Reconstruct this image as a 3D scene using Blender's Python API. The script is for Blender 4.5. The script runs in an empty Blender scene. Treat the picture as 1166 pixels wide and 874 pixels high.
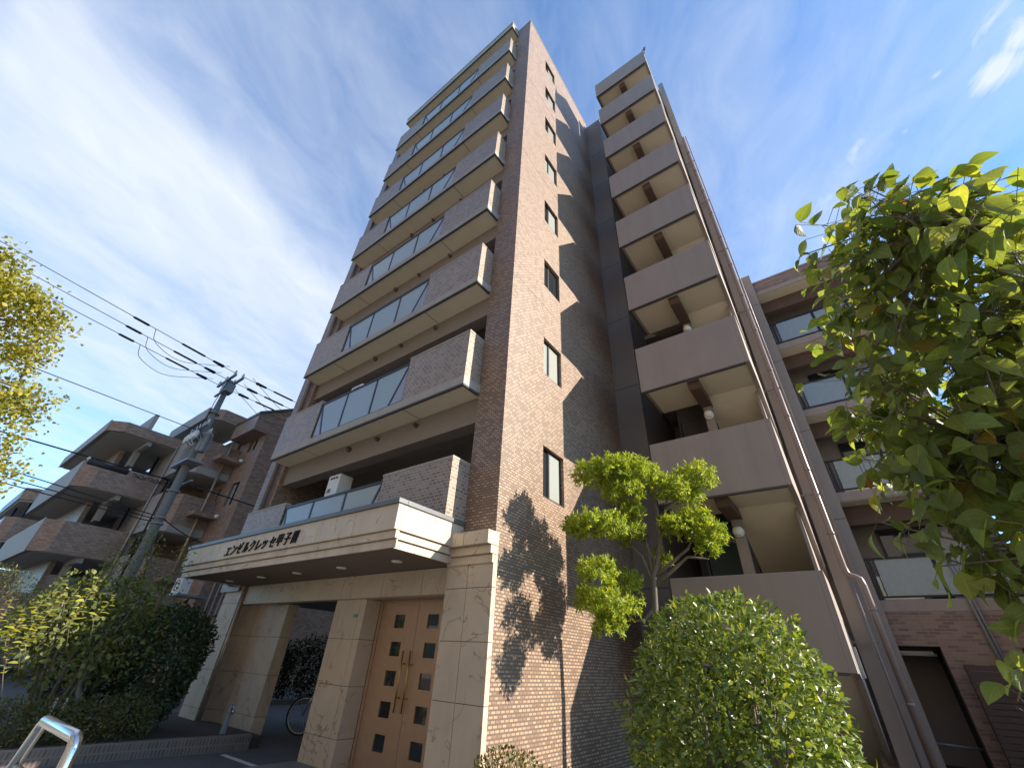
import bpy, math
import numpy as np
from mathutils import Matrix, Vector

S = bpy.context.scene
COL = S.collection
rad = math.radians

# ------------------------------------------------------------------ camera, sky, sun, exposure
cam_d = bpy.data.cameras.new('camera')
cam_d.sensor_fit = 'HORIZONTAL'
cam_d.sensor_width = 36.0
cam_d.lens = 36.0 * 467.96 / 1166.0
cam_d.clip_start = 0.05
cam_d.clip_end = 6000.0
cam = bpy.data.objects.new('camera', cam_d)
COL.objects.link(cam)
CAM = Vector((4.0246, -4.9762, 1.5))
yaw, pitch, roll = rad(-37.9416), rad(33.9959), rad(3.3305)
f0 = Vector((math.sin(yaw) * math.cos(pitch), math.cos(yaw) * math.cos(pitch), math.sin(pitch)))
r0 = Vector((math.cos(yaw), -math.sin(yaw), 0))
u0 = r0.cross(f0)
r1 = math.cos(roll) * r0 + math.sin(roll) * u0
u1 = -math.sin(roll) * r0 + math.cos(roll) * u0
M = Matrix((r1, u1, -f0)).transposed().to_4x4()
M.translation = CAM
cam.matrix_world = M
S.camera = cam

SUN_EL, SUN_AZ = rad(26.6), math.atan2(1.0, 0.43)      # azimuth from +Y towards +X
sun_d = bpy.data.lights.new('sun', 'SUN')
sun_d.energy = 3.1
sun_d.angle = rad(0.5)
sun_d.color = (1.0, 0.90, 0.76)
sun = bpy.data.objects.new('sun', sun_d)
COL.objects.link(sun)
sd = Vector((math.sin(SUN_AZ) * math.cos(SUN_EL), math.cos(SUN_AZ) * math.cos(SUN_EL), math.sin(SUN_EL)))
sun.rotation_euler = sd.to_track_quat('Z', 'Y').to_euler()

S.view_settings.view_transform = 'Standard'
S.view_settings.look = 'None'
S.view_settings.gamma = 1.0
S.view_settings.exposure = 1.68
S.render.engine = 'CYCLES'
S.cycles.max_bounces = 8
S.cycles.diffuse_bounces = 4


class NT:
    """small helper to write node trees"""
    def __init__(self, tree):
        self.t = tree
        tree.nodes.clear()

    def n(self, typ, **kw):
        nd = self.t.nodes.new(typ)
        for k, v in kw.items():
            if k.startswith('i_'):
                key = k[2:]
                nd.inputs[int(key) if key.isdigit() else key.replace('_', ' ')].default_value = v
            else:
                setattr(nd, k, v)
        return nd

    def l(self, a, b):
        self.t.links.new(a, b)

    def val(self, x, sock):
        if hasattr(x, 'is_output'):
            self.l(x, sock)
        else:
            sock.default_value = x

    def m(self, op, a, b=0.0, c=0.0, clamp=False):
        nd = self.n('ShaderNodeMath', operation=op)
        nd.use_clamp = clamp
        for i, x in enumerate((a, b, c)):
            self.val(x, nd.inputs[i])
        return nd.outputs[0]

    def mix(self, f, a, b, blend='MIX'):
        nd = self.n('ShaderNodeMix', data_type='RGBA', blend_type=blend)
        self.val(f, nd.inputs[0])
        for x, s in ((a, nd.inputs[6]), (b, nd.inputs[7])):
            if isinstance(x, tuple) and len(x) == 3:
                x = (*x, 1.0)
            self.val(x, s)
        return nd.outputs[2]

    def ramp(self, f, stops, interp='LINEAR'):
        nd = self.n('ShaderNodeValToRGB')
        cr = nd.color_ramp
        cr.interpolation = interp
        while len(cr.elements) < len(stops):
            cr.elements.new(0.5)
        for e, (p, v) in zip(cr.elements, stops):
            e.position = p
            e.color = (v, v, v, 1) if not isinstance(v, tuple) else (*v, 1)
        self.val(f, nd.inputs[0])
        return nd.outputs[0]

    def noise(self, vec, scale, detail=4.0, rough=0.55, dist=0.0):
        nd = self.n('ShaderNodeTexNoise')
        nd.inputs['Scale'].default_value = scale
        nd.inputs['Detail'].default_value = detail
        nd.inputs['Roughness'].default_value = rough
        nd.inputs['Distortion'].default_value = dist
        if vec is not None:
            self.l(vec, nd.inputs['Vector'])
        return nd.outputs[0]


world = bpy.data.worlds.new('World')
S.world = world
world.use_nodes = True
w = NT(world.node_tree)
sky = w.n('ShaderNodeTexSky', sky_type='NISHITA', sun_disc=False)
sky.sun_elevation = SUN_EL
sky.sun_rotation = SUN_AZ
sky.altitude = 50
sky.air_density = 1.0
sky.dust_density = 0.3
sky.ozone_density = 2.2
tc = w.n('ShaderNodeTexCoord')
sep = w.n('ShaderNodeSeparateXYZ')
w.l(tc.outputs['Generated'], sep.inputs[0])
zc = w.m('MAXIMUM', sep.outputs[2], 0.06)
u = w.m('DIVIDE', sep.outputs[0], zc)
v = w.m('DIVIDE', sep.outputs[1], zc)
p = w.m('ADD', w.m('MULTIPLY', u, 0.94), w.m('MULTIPLY', v, 0.34))        # across the streaks
q = w.m('ADD', w.m('MULTIPLY', u, -0.34), w.m('MULTIPLY', v, 0.94))       # along the streaks
# wavy warp of the coordinates
cmb0 = w.n('ShaderNodeCombineXYZ')
w.l(p, cmb0.inputs[0]); w.l(q, cmb0.inputs[1])
warp = w.noise(cmb0.outputs[0], 1.3, 3.0, 0.5)
pw = w.m('ADD', p, w.m('MULTIPLY', w.m('SUBTRACT', warp, 0.5), 0.40))
cmb = w.n('ShaderNodeCombineXYZ')
w.l(w.m('MULTIPLY', pw, 2.0), cmb.inputs[0]); w.l(w.m('MULTIPLY', q, 0.9), cmb.inputs[1])
n1 = w.noise(cmb.outputs[0], 1.0, 8.0, 0.56, 0.3)
cmb2 = w.n('ShaderNodeCombineXYZ')
w.l(w.m('MULTIPLY', p, 8.0), cmb2.inputs[0]); w.l(w.m('MULTIPLY', q, 4.2), cmb2.inputs[1])
n2 = w.noise(cmb2.outputs[0], 1.0, 10.0, 0.62, 0.6)
pn = w.m('DIVIDE', w.m('ADD', pw, 4.0), 6.0)                             # -4..2 -> 0..1
base = w.ramp(pn, [(0.0, 0.50), (0.18, 0.52), (0.34, 0.66), (0.47, 0.74), (0.512, 0.82), (0.535, 0.50), (0.58, 0.34),
                   (0.64, 0.26), (0.70, 0.42), (0.745, 0.40), (0.775, 0.38), (0.82, 0.34)])
dens = w.m('ADD', base, w.m('MULTIPLY', w.m('SUBTRACT', n1, 0.5), 0.78))
dens = w.m('ADD', dens, w.m('MULTIPLY', w.m('SUBTRACT', n2, 0.5), 0.42))
mask = w.ramp(dens, [(0.14, 0.0), (0.45, 0.36), (0.75, 0.74), (1.0, 0.97)])
# puffs of brighter cloud low over the right
cmb3 = w.n('ShaderNodeCombineXYZ')
w.l(w.m('MULTIPLY', u, 5.5), cmb3.inputs[0]); w.l(w.m('MULTIPLY', v, 3.6), cmb3.inputs[1])
n3 = w.noise(cmb3.outputs[0], 1.0, 6.0, 0.6, 0.5)
puff = w.ramp(n3, [(0.57, 0.0), (0.68, 0.85)])
puff = w.m('MULTIPLY', puff, w.ramp(pn, [(0.735, 0.0), (0.775, 1.0), (0.81, 1.0), (0.83, 0.1)]))
for cu, cv_, rr_ in ((0.445, 0.735, 0.035), (0.535, 0.79, 0.06), (0.57, 0.74, 0.05), (0.40, 0.83, 0.03)):
    du = w.m('MULTIPLY', w.m('SUBTRACT', u, cu), 1.0 / rr_)
    dv = w.m('MULTIPLY', w.m('SUBTRACT', v, cv_), 1.0 / rr_)
    e_ = w.m('SUBTRACT', 1.0, w.m('SQRT', w.m('ADD', w.m('MULTIPLY', du, du), w.m('MULTIPLY', dv, dv))))
    e_ = w.m('ADD', e_, w.m('MULTIPLY', w.m('SUBTRACT', n2, 0.5), 3.2))
    puff = w.m('MAXIMUM', puff, w.ramp(e_, [(0.15, 0.0), (1.0, 0.85)]))
mask = w.m('MAXIMUM', mask, puff)
fade = w.m('MULTIPLY', w.ramp(w.m('DIVIDE', w.m('ADD', v, 1.0), 2.0), [(0.22, 0.05), (0.31, 1.0)]), w.ramp(w.m('DIVIDE', u, 2.5), [(0.36, 1.0), (0.6, 0.15)]))  # thins cloud in the unseen sky so less fill light reaches shaded faces
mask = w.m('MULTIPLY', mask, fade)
tint = w.mix(1.0, sky.outputs[0], (0.45, 0.74, 0.98), 'MULTIPLY')
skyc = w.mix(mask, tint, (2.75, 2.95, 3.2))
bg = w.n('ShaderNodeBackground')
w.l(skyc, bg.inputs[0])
bg.inputs[1].default_value = 0.106
wo = w.n('ShaderNodeOutputWorld')
w.l(bg.outputs[0], wo.inputs[0])

# ------------------------------------------------------------------ object helpers
WLOC = {}


def thing(name, label, cat, loc=(0, 0, 0), group=None):
    o = bpy.data.objects.new(name, None)
    o.empty_display_size = 0.2
    COL.objects.link(o)
    o.location = loc
    WLOC[o.name] = Vector(loc)
    o['label'] = label
    o['category'] = cat
    if group:
        o['group'] = group
    return o


def tag(o, label, cat, group=None):
    o['label'] = label
    o['category'] = cat
    if group:
        o['group'] = group
    return o


def link_mesh(name, me, mats, parent=None, loc=None):
    o = bpy.data.objects.new(name, me)
    COL.objects.link(o)
    for m_ in (mats if isinstance(mats, (list, tuple)) else [mats]):
        me.materials.append(m_)
    if parent is not None:
        o.parent = parent
        WLOC[o.name] = WLOC[parent.name]
    else:
        o.location = loc or (0, 0, 0)
        WLOC[o.name] = Vector(loc or (0, 0, 0))
    return o


def kids(o):
    return [c for c in bpy.data.objects if c.parent == o]


def copy_tree(o, parent=None, offset=(0, 0, 0)):
    c = o.copy()
    COL.objects.link(c)
    c.parent = parent
    c.location = Vector(o.location) + Vector(offset)
    for ch in kids(o):
        copy_tree(ch, c)
    WLOC[c.name] = WLOC[o.name] + Vector(offset)
    return c


class MB:
    def __init__(self):
        self.v = []
        self.f = []
        self.mi = []
        self.sm = []
        self.cur = 0

    def face(self, pts, smooth=False):
        b = len(self.v)
        self.v += [tuple(x) for x in pts]
        self.f.append(tuple(range(b, b + len(pts))))
        self.mi.append(self.cur)
        self.sm.append(smooth)

    def box(self, x0, x1, y0, y1, z0, z1):
        if x0 > x1: x0, x1 = x1, x0
        if y0 > y1: y0, y1 = y1, y0
        if z0 > z1: z0, z1 = z1, z0
        b = len(self.v)
        self.v += [(x0, y0, z0), (x1, y0, z0), (x1, y1, z0), (x0, y1, z0), (x0, y0, z1), (x1, y0, z1), (x1, y1, z1), (x0, y1, z1)]
        for q_ in ((0, 3, 2, 1), (4, 5, 6, 7), (0, 1, 5, 4), (1, 2, 6, 5), (2, 3, 7, 6), (3, 0, 4, 7)):
            self.f.append(tuple(b + i for i in q_))
            self.mi.append(self.cur)
            self.sm.append(False)
        return self

    def prism(self, poly, a0, a1, axis='z'):
        """extrude a 2-D polygon (counter-clockwise) along an axis; poly in (x,y) for z, (y,z) for x, (x,z) for y"""
        def P3(p_, a):
            if axis == 'z': return (p_[0], p_[1], a)
            if axis == 'x': return (a, p_[0], p_[1])
            return (p_[0], a, p_[1])
        n_ = len(poly)
        b = len(self.v)
        self.v += [P3(p_, a0) for p_ in poly] + [P3(p_, a1) for p_ in poly]
        flip = axis == 'y'
        fs = [tuple(b + i for i in reversed(range(n_))), tuple(b + n_ + i for i in range(n_))]
        for i in range(n_):
            j = (i + 1) % n_
            fs.append((b + i, b + j, b + n_ + j, b + n_ + i))
        for f_ in fs:
            self.f.append(tuple(reversed(f_)) if flip else f_)
            self.mi.append(self.cur)
            self.sm.append(False)
        return self

    def tube(self, pts, r, seg=8, closed=False, caps=True):
        pts = [Vector(p_) for p_ in pts]
        n_ = len(pts)
        rr = r if isinstance(r, (list, tuple)) else [r] * n_
        b = len(self.v)
        prev = None
        for i, p_ in enumerate(pts):
            if closed:
                d = pts[(i + 1) % n_] - pts[i - 1]
            else:
                d = pts[min(i + 1, n_ - 1)] - pts[max(i - 1, 0)]
            d.normalize()
            if prev is None:
                a = d.cross(Vector((0, 0, 1)))
                if a.length < 1e-3:
                    a = d.cross(Vector((0, 1, 0)))
            else:
                a = prev - d * prev.dot(d)
                if a.length < 1e-4:
                    a = d.orthogonal()
            a.normalize()
            prev = a
            c = d.cross(a)
            for k in range(seg):
                t = 2 * math.pi * k / seg
                self.v.append(tuple(p_ + (a * math.cos(t) + c * math.sin(t)) * rr[i]))
        rings = n_ if closed else n_ - 1
        for i in range(rings):
            i2 = (i + 1) % n_
            for k in range(seg):
                k2 = (k + 1) % seg
                self.f.append((b + i * seg + k, b + i * seg + k2, b + i2 * seg + k2, b + i2 * seg + k))
                self.mi.append(self.cur)
                self.sm.append(True)
        if caps and not closed:
            self.f.append(tuple(b + k for k in reversed(range(seg))))
            self.f.append(tuple(b + (n_ - 1) * seg + k for k in range(seg)))
            self.mi += [self.cur] * 2
            self.sm += [False] * 2
        return self

    def cyl(self, p0, p1, r, seg=14, r2=None):
        return self.tube([p0, p1], [r, r if r2 is None else r2], seg)

    def lathe(self, c, prof, seg=16):
        """prof: list of (radius, z) turned about a vertical axis through c"""
        b = len(self.v)
        for r_, z_ in prof:
            for k in range(seg):
                t = 2 * math.pi * k / seg
                self.v.append((c[0] + r_ * math.cos(t), c[1] + r_ * math.sin(t), c[2] + z_))
        for i in range(len(prof) - 1):
            for k in range(seg):
                k2 = (k + 1) % seg
                self.f.append((b + i * seg + k, b + i * seg + k2, b + (i + 1) * seg + k2, b + (i + 1) * seg + k))
                self.mi.append(self.cur)
                self.sm.append(True)
        self.f.append(tuple(b + k for k in reversed(range(seg))))
        self.f.append(tuple(b + (len(prof) - 1) * seg + k for k in range(seg)))
        self.mi += [self.cur] * 2
        self.sm += [False] * 2
        return self

    def build(self, name, mats, parent=None, bevel=0.0, origin=None):
        if parent is not None:
            off = WLOC[parent.name]
        elif origin is not None:
            off = Vector(origin)
        else:
            off = Vector((0, 0, 0))
        me = bpy.data.meshes.new(name)
        me.from_pydata([tuple(Vector(p_) - off) for p_ in self.v], [], self.f)
        me.polygons.foreach_set('material_index', self.mi)
        me.polygons.foreach_set('use_smooth', self.sm)
        me.update()
        o = link_mesh(name, me, mats, parent, None if parent is not None else tuple(off))
        if bevel:
            bm_ = o.modifiers.new('bevel', 'BEVEL')
            bm_.width = bevel
            bm_.segments = 2
            bm_.limit_method = 'ANGLE'
        return o


def structure(name, mb, mat):
    o = mb.build(name, mat)
    o['kind'] = 'structure'
    return o


# ------------------------------------------------------------------ materials
MATS = {}


def new_mat(name):
    m_ = bpy.data.materials.new(name)
    m_.use_nodes = True
    t = NT(m_.node_tree)
    out = t.n('ShaderNodeOutputMaterial')
    bs = t.n('ShaderNodeBsdfPrincipled')
    t.l(bs.outputs[0], out.inputs[0])
    MATS[name] = m_
    return m_, t, bs, out


def wallcoord(t):
    """(u along the wall, height, 0) in metres, taken from position and true normal"""
    g = t.n('ShaderNodeNewGeometry')
    cr = t.n('ShaderNodeVectorMath', operation='CROSS_PRODUCT')
    cr.inputs[0].default_value = (0, 0, 1)
    t.l(g.outputs['True Normal'], cr.inputs[1])
    nm = t.n('ShaderNodeVectorMath', operation='NORMALIZE')
    t.l(cr.outputs[0], nm.inputs[0])
    dt = t.n('ShaderNodeVectorMath', operation='DOT_PRODUCT')
    t.l(g.outputs['Position'], dt.inputs[0])
    t.l(nm.outputs[0], dt.inputs[1])
    sp = t.n('ShaderNodeSeparateXYZ')
    t.l(g.outputs['Position'], sp.inputs[0])
    cb = t.n('ShaderNodeCombineXYZ')
    t.l(dt.outputs['Value'], cb.inputs[0])
    t.l(sp.outputs[2], cb.inputs[1])
    return cb.outputs[0], g.outputs['Position']


def scalev(t, vec, s):
    mp = t.n('ShaderNodeMapping')
    mp.inputs['Scale'].default_value = s
    t.l(vec, mp.inputs['Vector'])
    return mp.outputs[0]


def bump(t, bs, h, strength=0.3, dist=0.01):
    b = t.n('ShaderNodeBump')
    b.inputs['Strength'].default_value = strength
    b.inputs['Distance'].default_value = dist
    t.l(h, b.inputs['Height'])
    t.l(b.outputs[0], bs.inputs['Normal'])


def tile_mat(name, c1, c2, mortar, w_, h_, ms=0.007, rough=0.45, wear=0.22):
    m_, t, bs, out = new_mat(name)
    vec, pos = wallcoord(t)
    bt = t.n('ShaderNodeTexBrick')
    bt.offset = 0.5
    t.l(vec, bt.inputs['Vector'])
    bt.inputs['Color1'].default_value = (0, 0, 0, 1)
    bt.inputs['Color2'].default_value = (1, 1, 1, 1)
    bt.inputs['Mortar'].default_value = (0.5, 0.5, 0.5, 1)
    bt.inputs['Scale'].default_value = 1.0
    bt.inputs['Brick Width'].default_value = w_
    bt.inputs['Row Height'].default_value = h_
    bt.inputs['Mortar Size'].default_value = ms
    bt.inputs['Mortar Smooth'].default_value = 0.2
    n_ = t.noise(pos, 1.6, 5.0, 0.6)
    streak = t.noise(scalev(t, pos, (3.0, 3.0, 0.22)), 1.0, 4.0, 0.6)
    k = t.m('ADD', t.m('MULTIPLY', n_, wear), t.m('MULTIPLY', streak, wear))
    k = t.m('ADD', 1.0 - wear, k)
    cb = t.n('ShaderNodeCombineColor')
    for i in range(3):
        t.l(k, cb.inputs[i])
    e = [(0.78, 1.0)[i] for i in (0, 1)]
    tones = t.ramp(bt.outputs[0], [(0.0, tuple(x * 0.88 for x in c2)), (0.33, c2), (0.43, tuple(x * 0.86 for x in c1)), (1.0, tuple(x * 1.06 for x in c1))])
    c = t.mix(bt.outputs[1], tones, mortar)
    c = t.mix(1.0, c, cb.outputs[0], 'MULTIPLY')
    t.l(c, bs.inputs['Base Color'])
    bs.inputs['Roughness'].default_value = rough
    bs.inputs['Specular IOR Level'].default_value = 0.35
    bump(t, bs, t.m('SUBTRACT', 1.0, bt.outputs[1]), 0.35, 0.004)
    return m_


def paint_mat(name, col, rough=0.7, var=0.12, fine=60.0, bstr=0.15, streaks=0.12, spec=0.3, metal=0.0):
    m_, t, bs, out = new_mat(name)
    g = t.n('ShaderNodeNewGeometry')
    pos = g.outputs['Position']
    n_ = t.noise(pos, 2.3, 5.0, 0.6)
    st = t.noise(scalev(t, pos, (5.0, 5.0, 0.35)), 1.0, 4.0, 0.6)
    k = t.m('ADD', 1.0 - (var + streaks) * 0.5, t.m('ADD', t.m('MULTIPLY', n_, var), t.m('MULTIPLY', st, streaks)))
    cb = t.n('ShaderNodeCombineColor')
    for i in range(3):
        t.l(k, cb.inputs[i])
    c = t.mix(1.0, col, cb.outputs[0], 'MULTIPLY')
    t.l(c, bs.inputs['Base Color'])
    bs.inputs['Roughness'].default_value = rough
    bs.inputs['Specular IOR Level'].default_value = spec
    bs.inputs['Metallic'].default_value = metal
    if bstr:
        bump(t, bs, t.noise(pos, fine, 3.0, 0.6), bstr, 0.004)
    return m_


def stone_mat(name, c1, c2, vein):
    m_, t, bs, out = new_mat(name)
    g = t.n('ShaderNodeNewGeometry')
    pos = g.outputs['Position']
    n_ = t.noise(pos, 1.5, 6.0, 0.6, 0.8)
    c = t.mix(t.ramp(n_, [(0.3, 0.0), (0.7, 1.0)]), c1, c2)
    v1 = t.noise(pos, 1.35, 5.0, 0.55, 0.6)
    ln = t.m('ABSOLUTE', t.m('SUBTRACT', v1, 0.5))
    vm = t.ramp(ln, [(0.0, 1.0), (0.010, 0.0)])
    br = t.noise(pos, 2.2, 2.0)
    vm = t.m('MULTIPLY', vm, t.ramp(br, [(0.40, 0.0), (0.55, 0.9)]))
    c = t.mix(vm, c, vein)
    st = t.noise(scalev(t, pos, (9.0, 9.0, 0.5)), 1.0, 5.0, 0.65)
    c = t.mix(t.ramp(st, [(0.52, 0.0), (0.85, 0.22)]), c, (0.20, 0.15, 0.11))
    t.l(c, bs.inputs['Base Color'])
    bs.inputs['Roughness'].default_value = 0.55
    bump(t, bs, t.noise(pos, 30.0, 4.0), 0.08, 0.004)
    return m_


def simple_mat(name, col, rough=0.5, metal=0.0, spec=0.5, coat=0.0):
    m_, t, bs, out = new_mat(name)
    g = t.n('ShaderNodeNewGeometry')
    n_ = t.noise(g.outputs['Position'], 9.0, 4.0, 0.6)
    k = t.m('ADD', 0.88, t.m('MULTIPLY', n_, 0.24))
    cb = t.n('ShaderNodeCombineColor')
    for i in range(3):
        t.l(k, cb.inputs[i])
    t.l(t.mix(1.0, col, cb.outputs[0], 'MULTIPLY'), bs.inputs['Base Color'])
    bs.inputs['Roughness'].default_value = rough
    bs.inputs['Metallic'].default_value = metal
    bs.inputs['Specular IOR Level'].default_value = spec
    bs.inputs['Coat Weight'].default_value = coat
    return m_


def leaf_mat(name, stops, trans=0.35, rough=0.45, spec=0.3, veins=False):
    """stops: colour ramp over a per-leaf random value"""
    m_ = bpy.data.materials.new(name)
    m_.use_nodes = True
    t = NT(m_.node_tree)
    out = t.n('ShaderNodeOutputMaterial')
    bs = t.n('ShaderNodeBsdfPrincipled')
    g = t.n('ShaderNodeNewGeometry')
    c = t.ramp(g.outputs['Random Per Island'], stops)
    if veins:
        uv = t.n('ShaderNodeUVMap')
        sp = t.n('ShaderNodeSeparateXYZ')
        t.l(uv.outputs[0], sp.inputs[0])
        a_ = t.m('ABSOLUTE', t.m('SUBTRACT', sp.outputs[0], 0.5))
        mid = t.ramp(a_, [(0.0, 1.0), (0.045, 0.0)])
        fr = t.m('FRACT', t.m('SUBTRACT', t.m('MULTIPLY', sp.outputs[1], 6.0), t.m('MULTIPLY', a_, 4.0)))
        side = t.ramp(t.m('ABSOLUTE', t.m('SUBTRACT', fr, 0.5)), [(0.0, 0.55), (0.11, 0.0)])
        blot = t.noise(g.outputs['Position'], 45.0, 4.0, 0.65)
        c = t.mix(t.m('MAXIMUM', mid, side), c, t.mix(1.0, c, (1.55, 1.45, 1.5), 'MULTIPLY'))
        c = t.mix(t.ramp(blot, [(0.40, 0.0), (0.75, 0.5)]), c, t.mix(1.0, c, (0.62, 0.58, 0.5), 'MULTIPLY'))
        bump(t, bs, t.m('SUBTRACT', 1.0, t.m('MAXIMUM', mid, side)), 0.5, 0.003)
    t.l(c, bs.inputs['Base Color'])
    bs.inputs['Roughness'].default_value = rough
    bs.inputs['Specular IOR Level'].default_value = spec
    tr = t.n('ShaderNodeBsdfTranslucent')
    t.l(t.mix(1.0, c, (1.9, 1.7, 0.55), 'MULTIPLY'), tr.inputs[0])
    mx = t.n('ShaderNodeMixShader')
    mx.inputs[0].default_value = trans
    t.l(bs.outputs[0], mx.inputs[1])
    t.l(tr.outputs[0], mx.inputs[2])
    t.l(mx.outputs[0], out.inputs[0])
    MATS[name] = m_
    return m_


tile = tile_mat('mosaic_tile', (0.42, 0.285, 0.19), (0.27, 0.17, 0.112), (0.15, 0.107, 0.08), 0.098, 0.047, 0.012)
tile_bal = tile_mat('balcony_tile', (0.30, 0.212, 0.155), (0.205, 0.14, 0.102), (0.36, 0.30, 0.235), 0.098, 0.058, 0.009)
tile_old = tile_mat('neighbour_tile', (0.37, 0.262, 0.192), (0.29, 0.20, 0.147), (0.21, 0.15, 0.115), 0.20, 0.085, 0.010)
tile_wing = tile_mat('wing_tile', (0.27, 0.18, 0.135), (0.19, 0.122, 0.094), (0.26, 0.195, 0.155), 0.22, 0.068, 0.008)
tile_planter = tile_mat('planter_tile', (0.12, 0.09, 0.075), (0.09, 0.068, 0.06), (0.15, 0.125, 0.11), 0.05, 0.10, 0.012)
concrete = paint_mat('balcony_concrete', (0.36, 0.32, 0.27), var=0.2, streaks=0.4)
drip_m = paint_mat('drip_edge', (0.075, 0.066, 0.06), bstr=0)
cream = paint_mat('cream_soffit', (0.68, 0.60, 0.45), var=0.14, streaks=0.0)
brown_wall = paint_mat('brown_render', (0.245, 0.20, 0.168))
stair_m = paint_mat('stair_render', (0.31, 0.257, 0.216), var=0.16, fine=110.0, bstr=0.25, streaks=0.28)
stair_pale = paint_mat('stair_edge', (0.62, 0.54, 0.42), var=0.1, streaks=0.25)
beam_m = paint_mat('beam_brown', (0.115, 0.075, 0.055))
dark_panel = paint_mat('dark_panel', (0.19, 0.168, 0.148), rough=0.6, bstr=0.05)
dark_in = simple_mat('dark_interior', (0.03, 0.027, 0.025), 0.9)  # near-black colour stands in for the shade inside rooms and slots
stone = stone_mat('beige_stone', (0.56, 0.46, 0.34), (0.46, 0.37, 0.27), (0.20, 0.14, 0.10))
stone_mid = stone_mat('shaded_beige_stone', (0.47, 0.365, 0.265), (0.38, 0.29, 0.21), (0.16, 0.11, 0.08))  # darker copy of the beige stone; canopy shade is put into the colour
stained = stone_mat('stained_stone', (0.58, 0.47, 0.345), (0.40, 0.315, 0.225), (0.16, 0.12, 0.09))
stone_dk = stone_mat('shaded_tan_stone', (0.36, 0.27, 0.195), (0.29, 0.215, 0.155), (0.14, 0.10, 0.07))  # darkest stone copy, with the dim light under the canopy painted in
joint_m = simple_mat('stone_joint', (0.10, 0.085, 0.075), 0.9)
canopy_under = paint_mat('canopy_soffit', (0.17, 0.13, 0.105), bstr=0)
cap_m = simple_mat('grey_coping', (0.12, 0.12, 0.122), 0.45, 0.2)
alu = simple_mat('dark_aluminium', (0.028, 0.029, 0.03), 0.38, 0.6)
alu_silver = simple_mat('silver_aluminium', (0.55, 0.55, 0.54), 0.35, 0.8)
door_m = simple_mat('bronze_door', (0.42, 0.275, 0.18), 0.42, 0.25)
brass = simple_mat('brass', (0.55, 0.34, 0.12), 0.3, 1.0)
pipe_m = simple_mat('mauve_pipe', (0.20, 0.15, 0.13), 0.35, 0.0, 0.6)
pipe_tan = simple_mat('tan_pipe', (0.36, 0.28, 0.20), 0.35, 0.3, 0.6)
steel = simple_mat('stainless_steel', (0.62, 0.61, 0.58), 0.24, 1.0)
galv = simple_mat('galvanised_steel', (0.27, 0.29, 0.30), 0.55, 0.5)
ac_white = simple_mat('white_plastic', (0.72, 0.71, 0.67), 0.45)
black_m = simple_mat('black_lettering', (0.010, 0.010, 0.010), 0.75, 0, 0.15)
rubber = simple_mat('black_rubber', (0.02, 0.02, 0.021), 0.6)
wire_m = simple_mat('black_wire', (0.012, 0.012, 0.013), 0.6)
pole_m = paint_mat('pole_concrete', (0.19, 0.195, 0.18), 0.8, streaks=0.3)
ins_m = simple_mat('white_porcelain', (0.62, 0.62, 0.58), 0.25)
light_m = simple_mat('lamp_glass', (0.80, 0.78, 0.70), 0.3)
green_door = simple_mat('green_steel_door', (0.018, 0.070, 0.052), 0.4)
white_text = simple_mat('white_text', (0.72, 0.75, 0.70), 0.6)
pale_panel = paint_mat('pale_grey_panel', (0.36, 0.345, 0.31), streaks=0.25)
grey_soffit = paint_mat('grey_soffit', (0.36, 0.345, 0.305), streaks=0.0)
white_wall = paint_mat('white_siding', (0.62, 0.60, 0.56))
bark = paint_mat('bark', (0.175, 0.145, 0.115), 0.9, var=0.5, fine=40.0, bstr=0.6, streaks=0.4)
soil = paint_mat('soil', (0.075, 0.055, 0.042), 0.95, var=0.5, fine=25.0, bstr=0.8)
rust_m = paint_mat('dark_lattice', (0.075, 0.05, 0.042), 0.6)

# frosted balcony glass
m_, t, bs, out = new_mat('frosted_glass')
frost = m_
bs.inputs['Base Color'].default_value = (0.43, 0.485, 0.47, 1)
bs.inputs['Roughness'].default_value = 0.22
bs.inputs['Specular IOR Level'].default_value = 0.7
tr_ = t.n('ShaderNodeBsdfTranslucent')
tr_.inputs[0].default_value = (0.5, 0.56, 0.56, 1)
mx_ = t.n('ShaderNodeMixShader')
mx_.inputs[0].default_value = 0.25
t.l(bs.outputs[0], mx_.inputs[1]); t.l(tr_.outputs[0], mx_.inputs[2]); t.l(mx_.outputs[0], out.inputs[0])
frost3 = simple_mat('wing_glass', (0.27, 0.315, 0.31), 0.16, 0, 0.7)
frost2 = simple_mat('frosted_glass_dark', (0.30, 0.29, 0.31), 0.25)
# window glass: dark mirror-like pane
m_, t, bs, out = new_mat('window_glass')
glass = m_
bs.inputs['Base Color'].default_value = (0.022, 0.026, 0.028, 1)
bs.inputs['Roughness'].default_value = 0.03
bs.inputs['Specular IOR Level'].default_value = 0.9
m_, t, bs, out = new_mat('curtained_glass')
curtain = m_
g = t.n('ShaderNodeNewGeometry')
vec, pos = wallcoord(t)
wv = t.n('ShaderNodeTexWave')
wv.inputs['Scale'].default_value = 9.0
wv.inputs['Distortion'].default_value = 1.2
t.l(vec, wv.inputs['Vector'])
t.l(t.mix(wv.outputs[1], (0.36, 0.37, 0.33), (0.24, 0.25, 0.225)), bs.inputs['Base Color'])
bs.inputs['Roughness'].default_value = 0.9
bs.inputs['Coat Weight'].default_value = 1.0
bs.inputs['Coat Roughness'].default_value = 0.03
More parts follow.
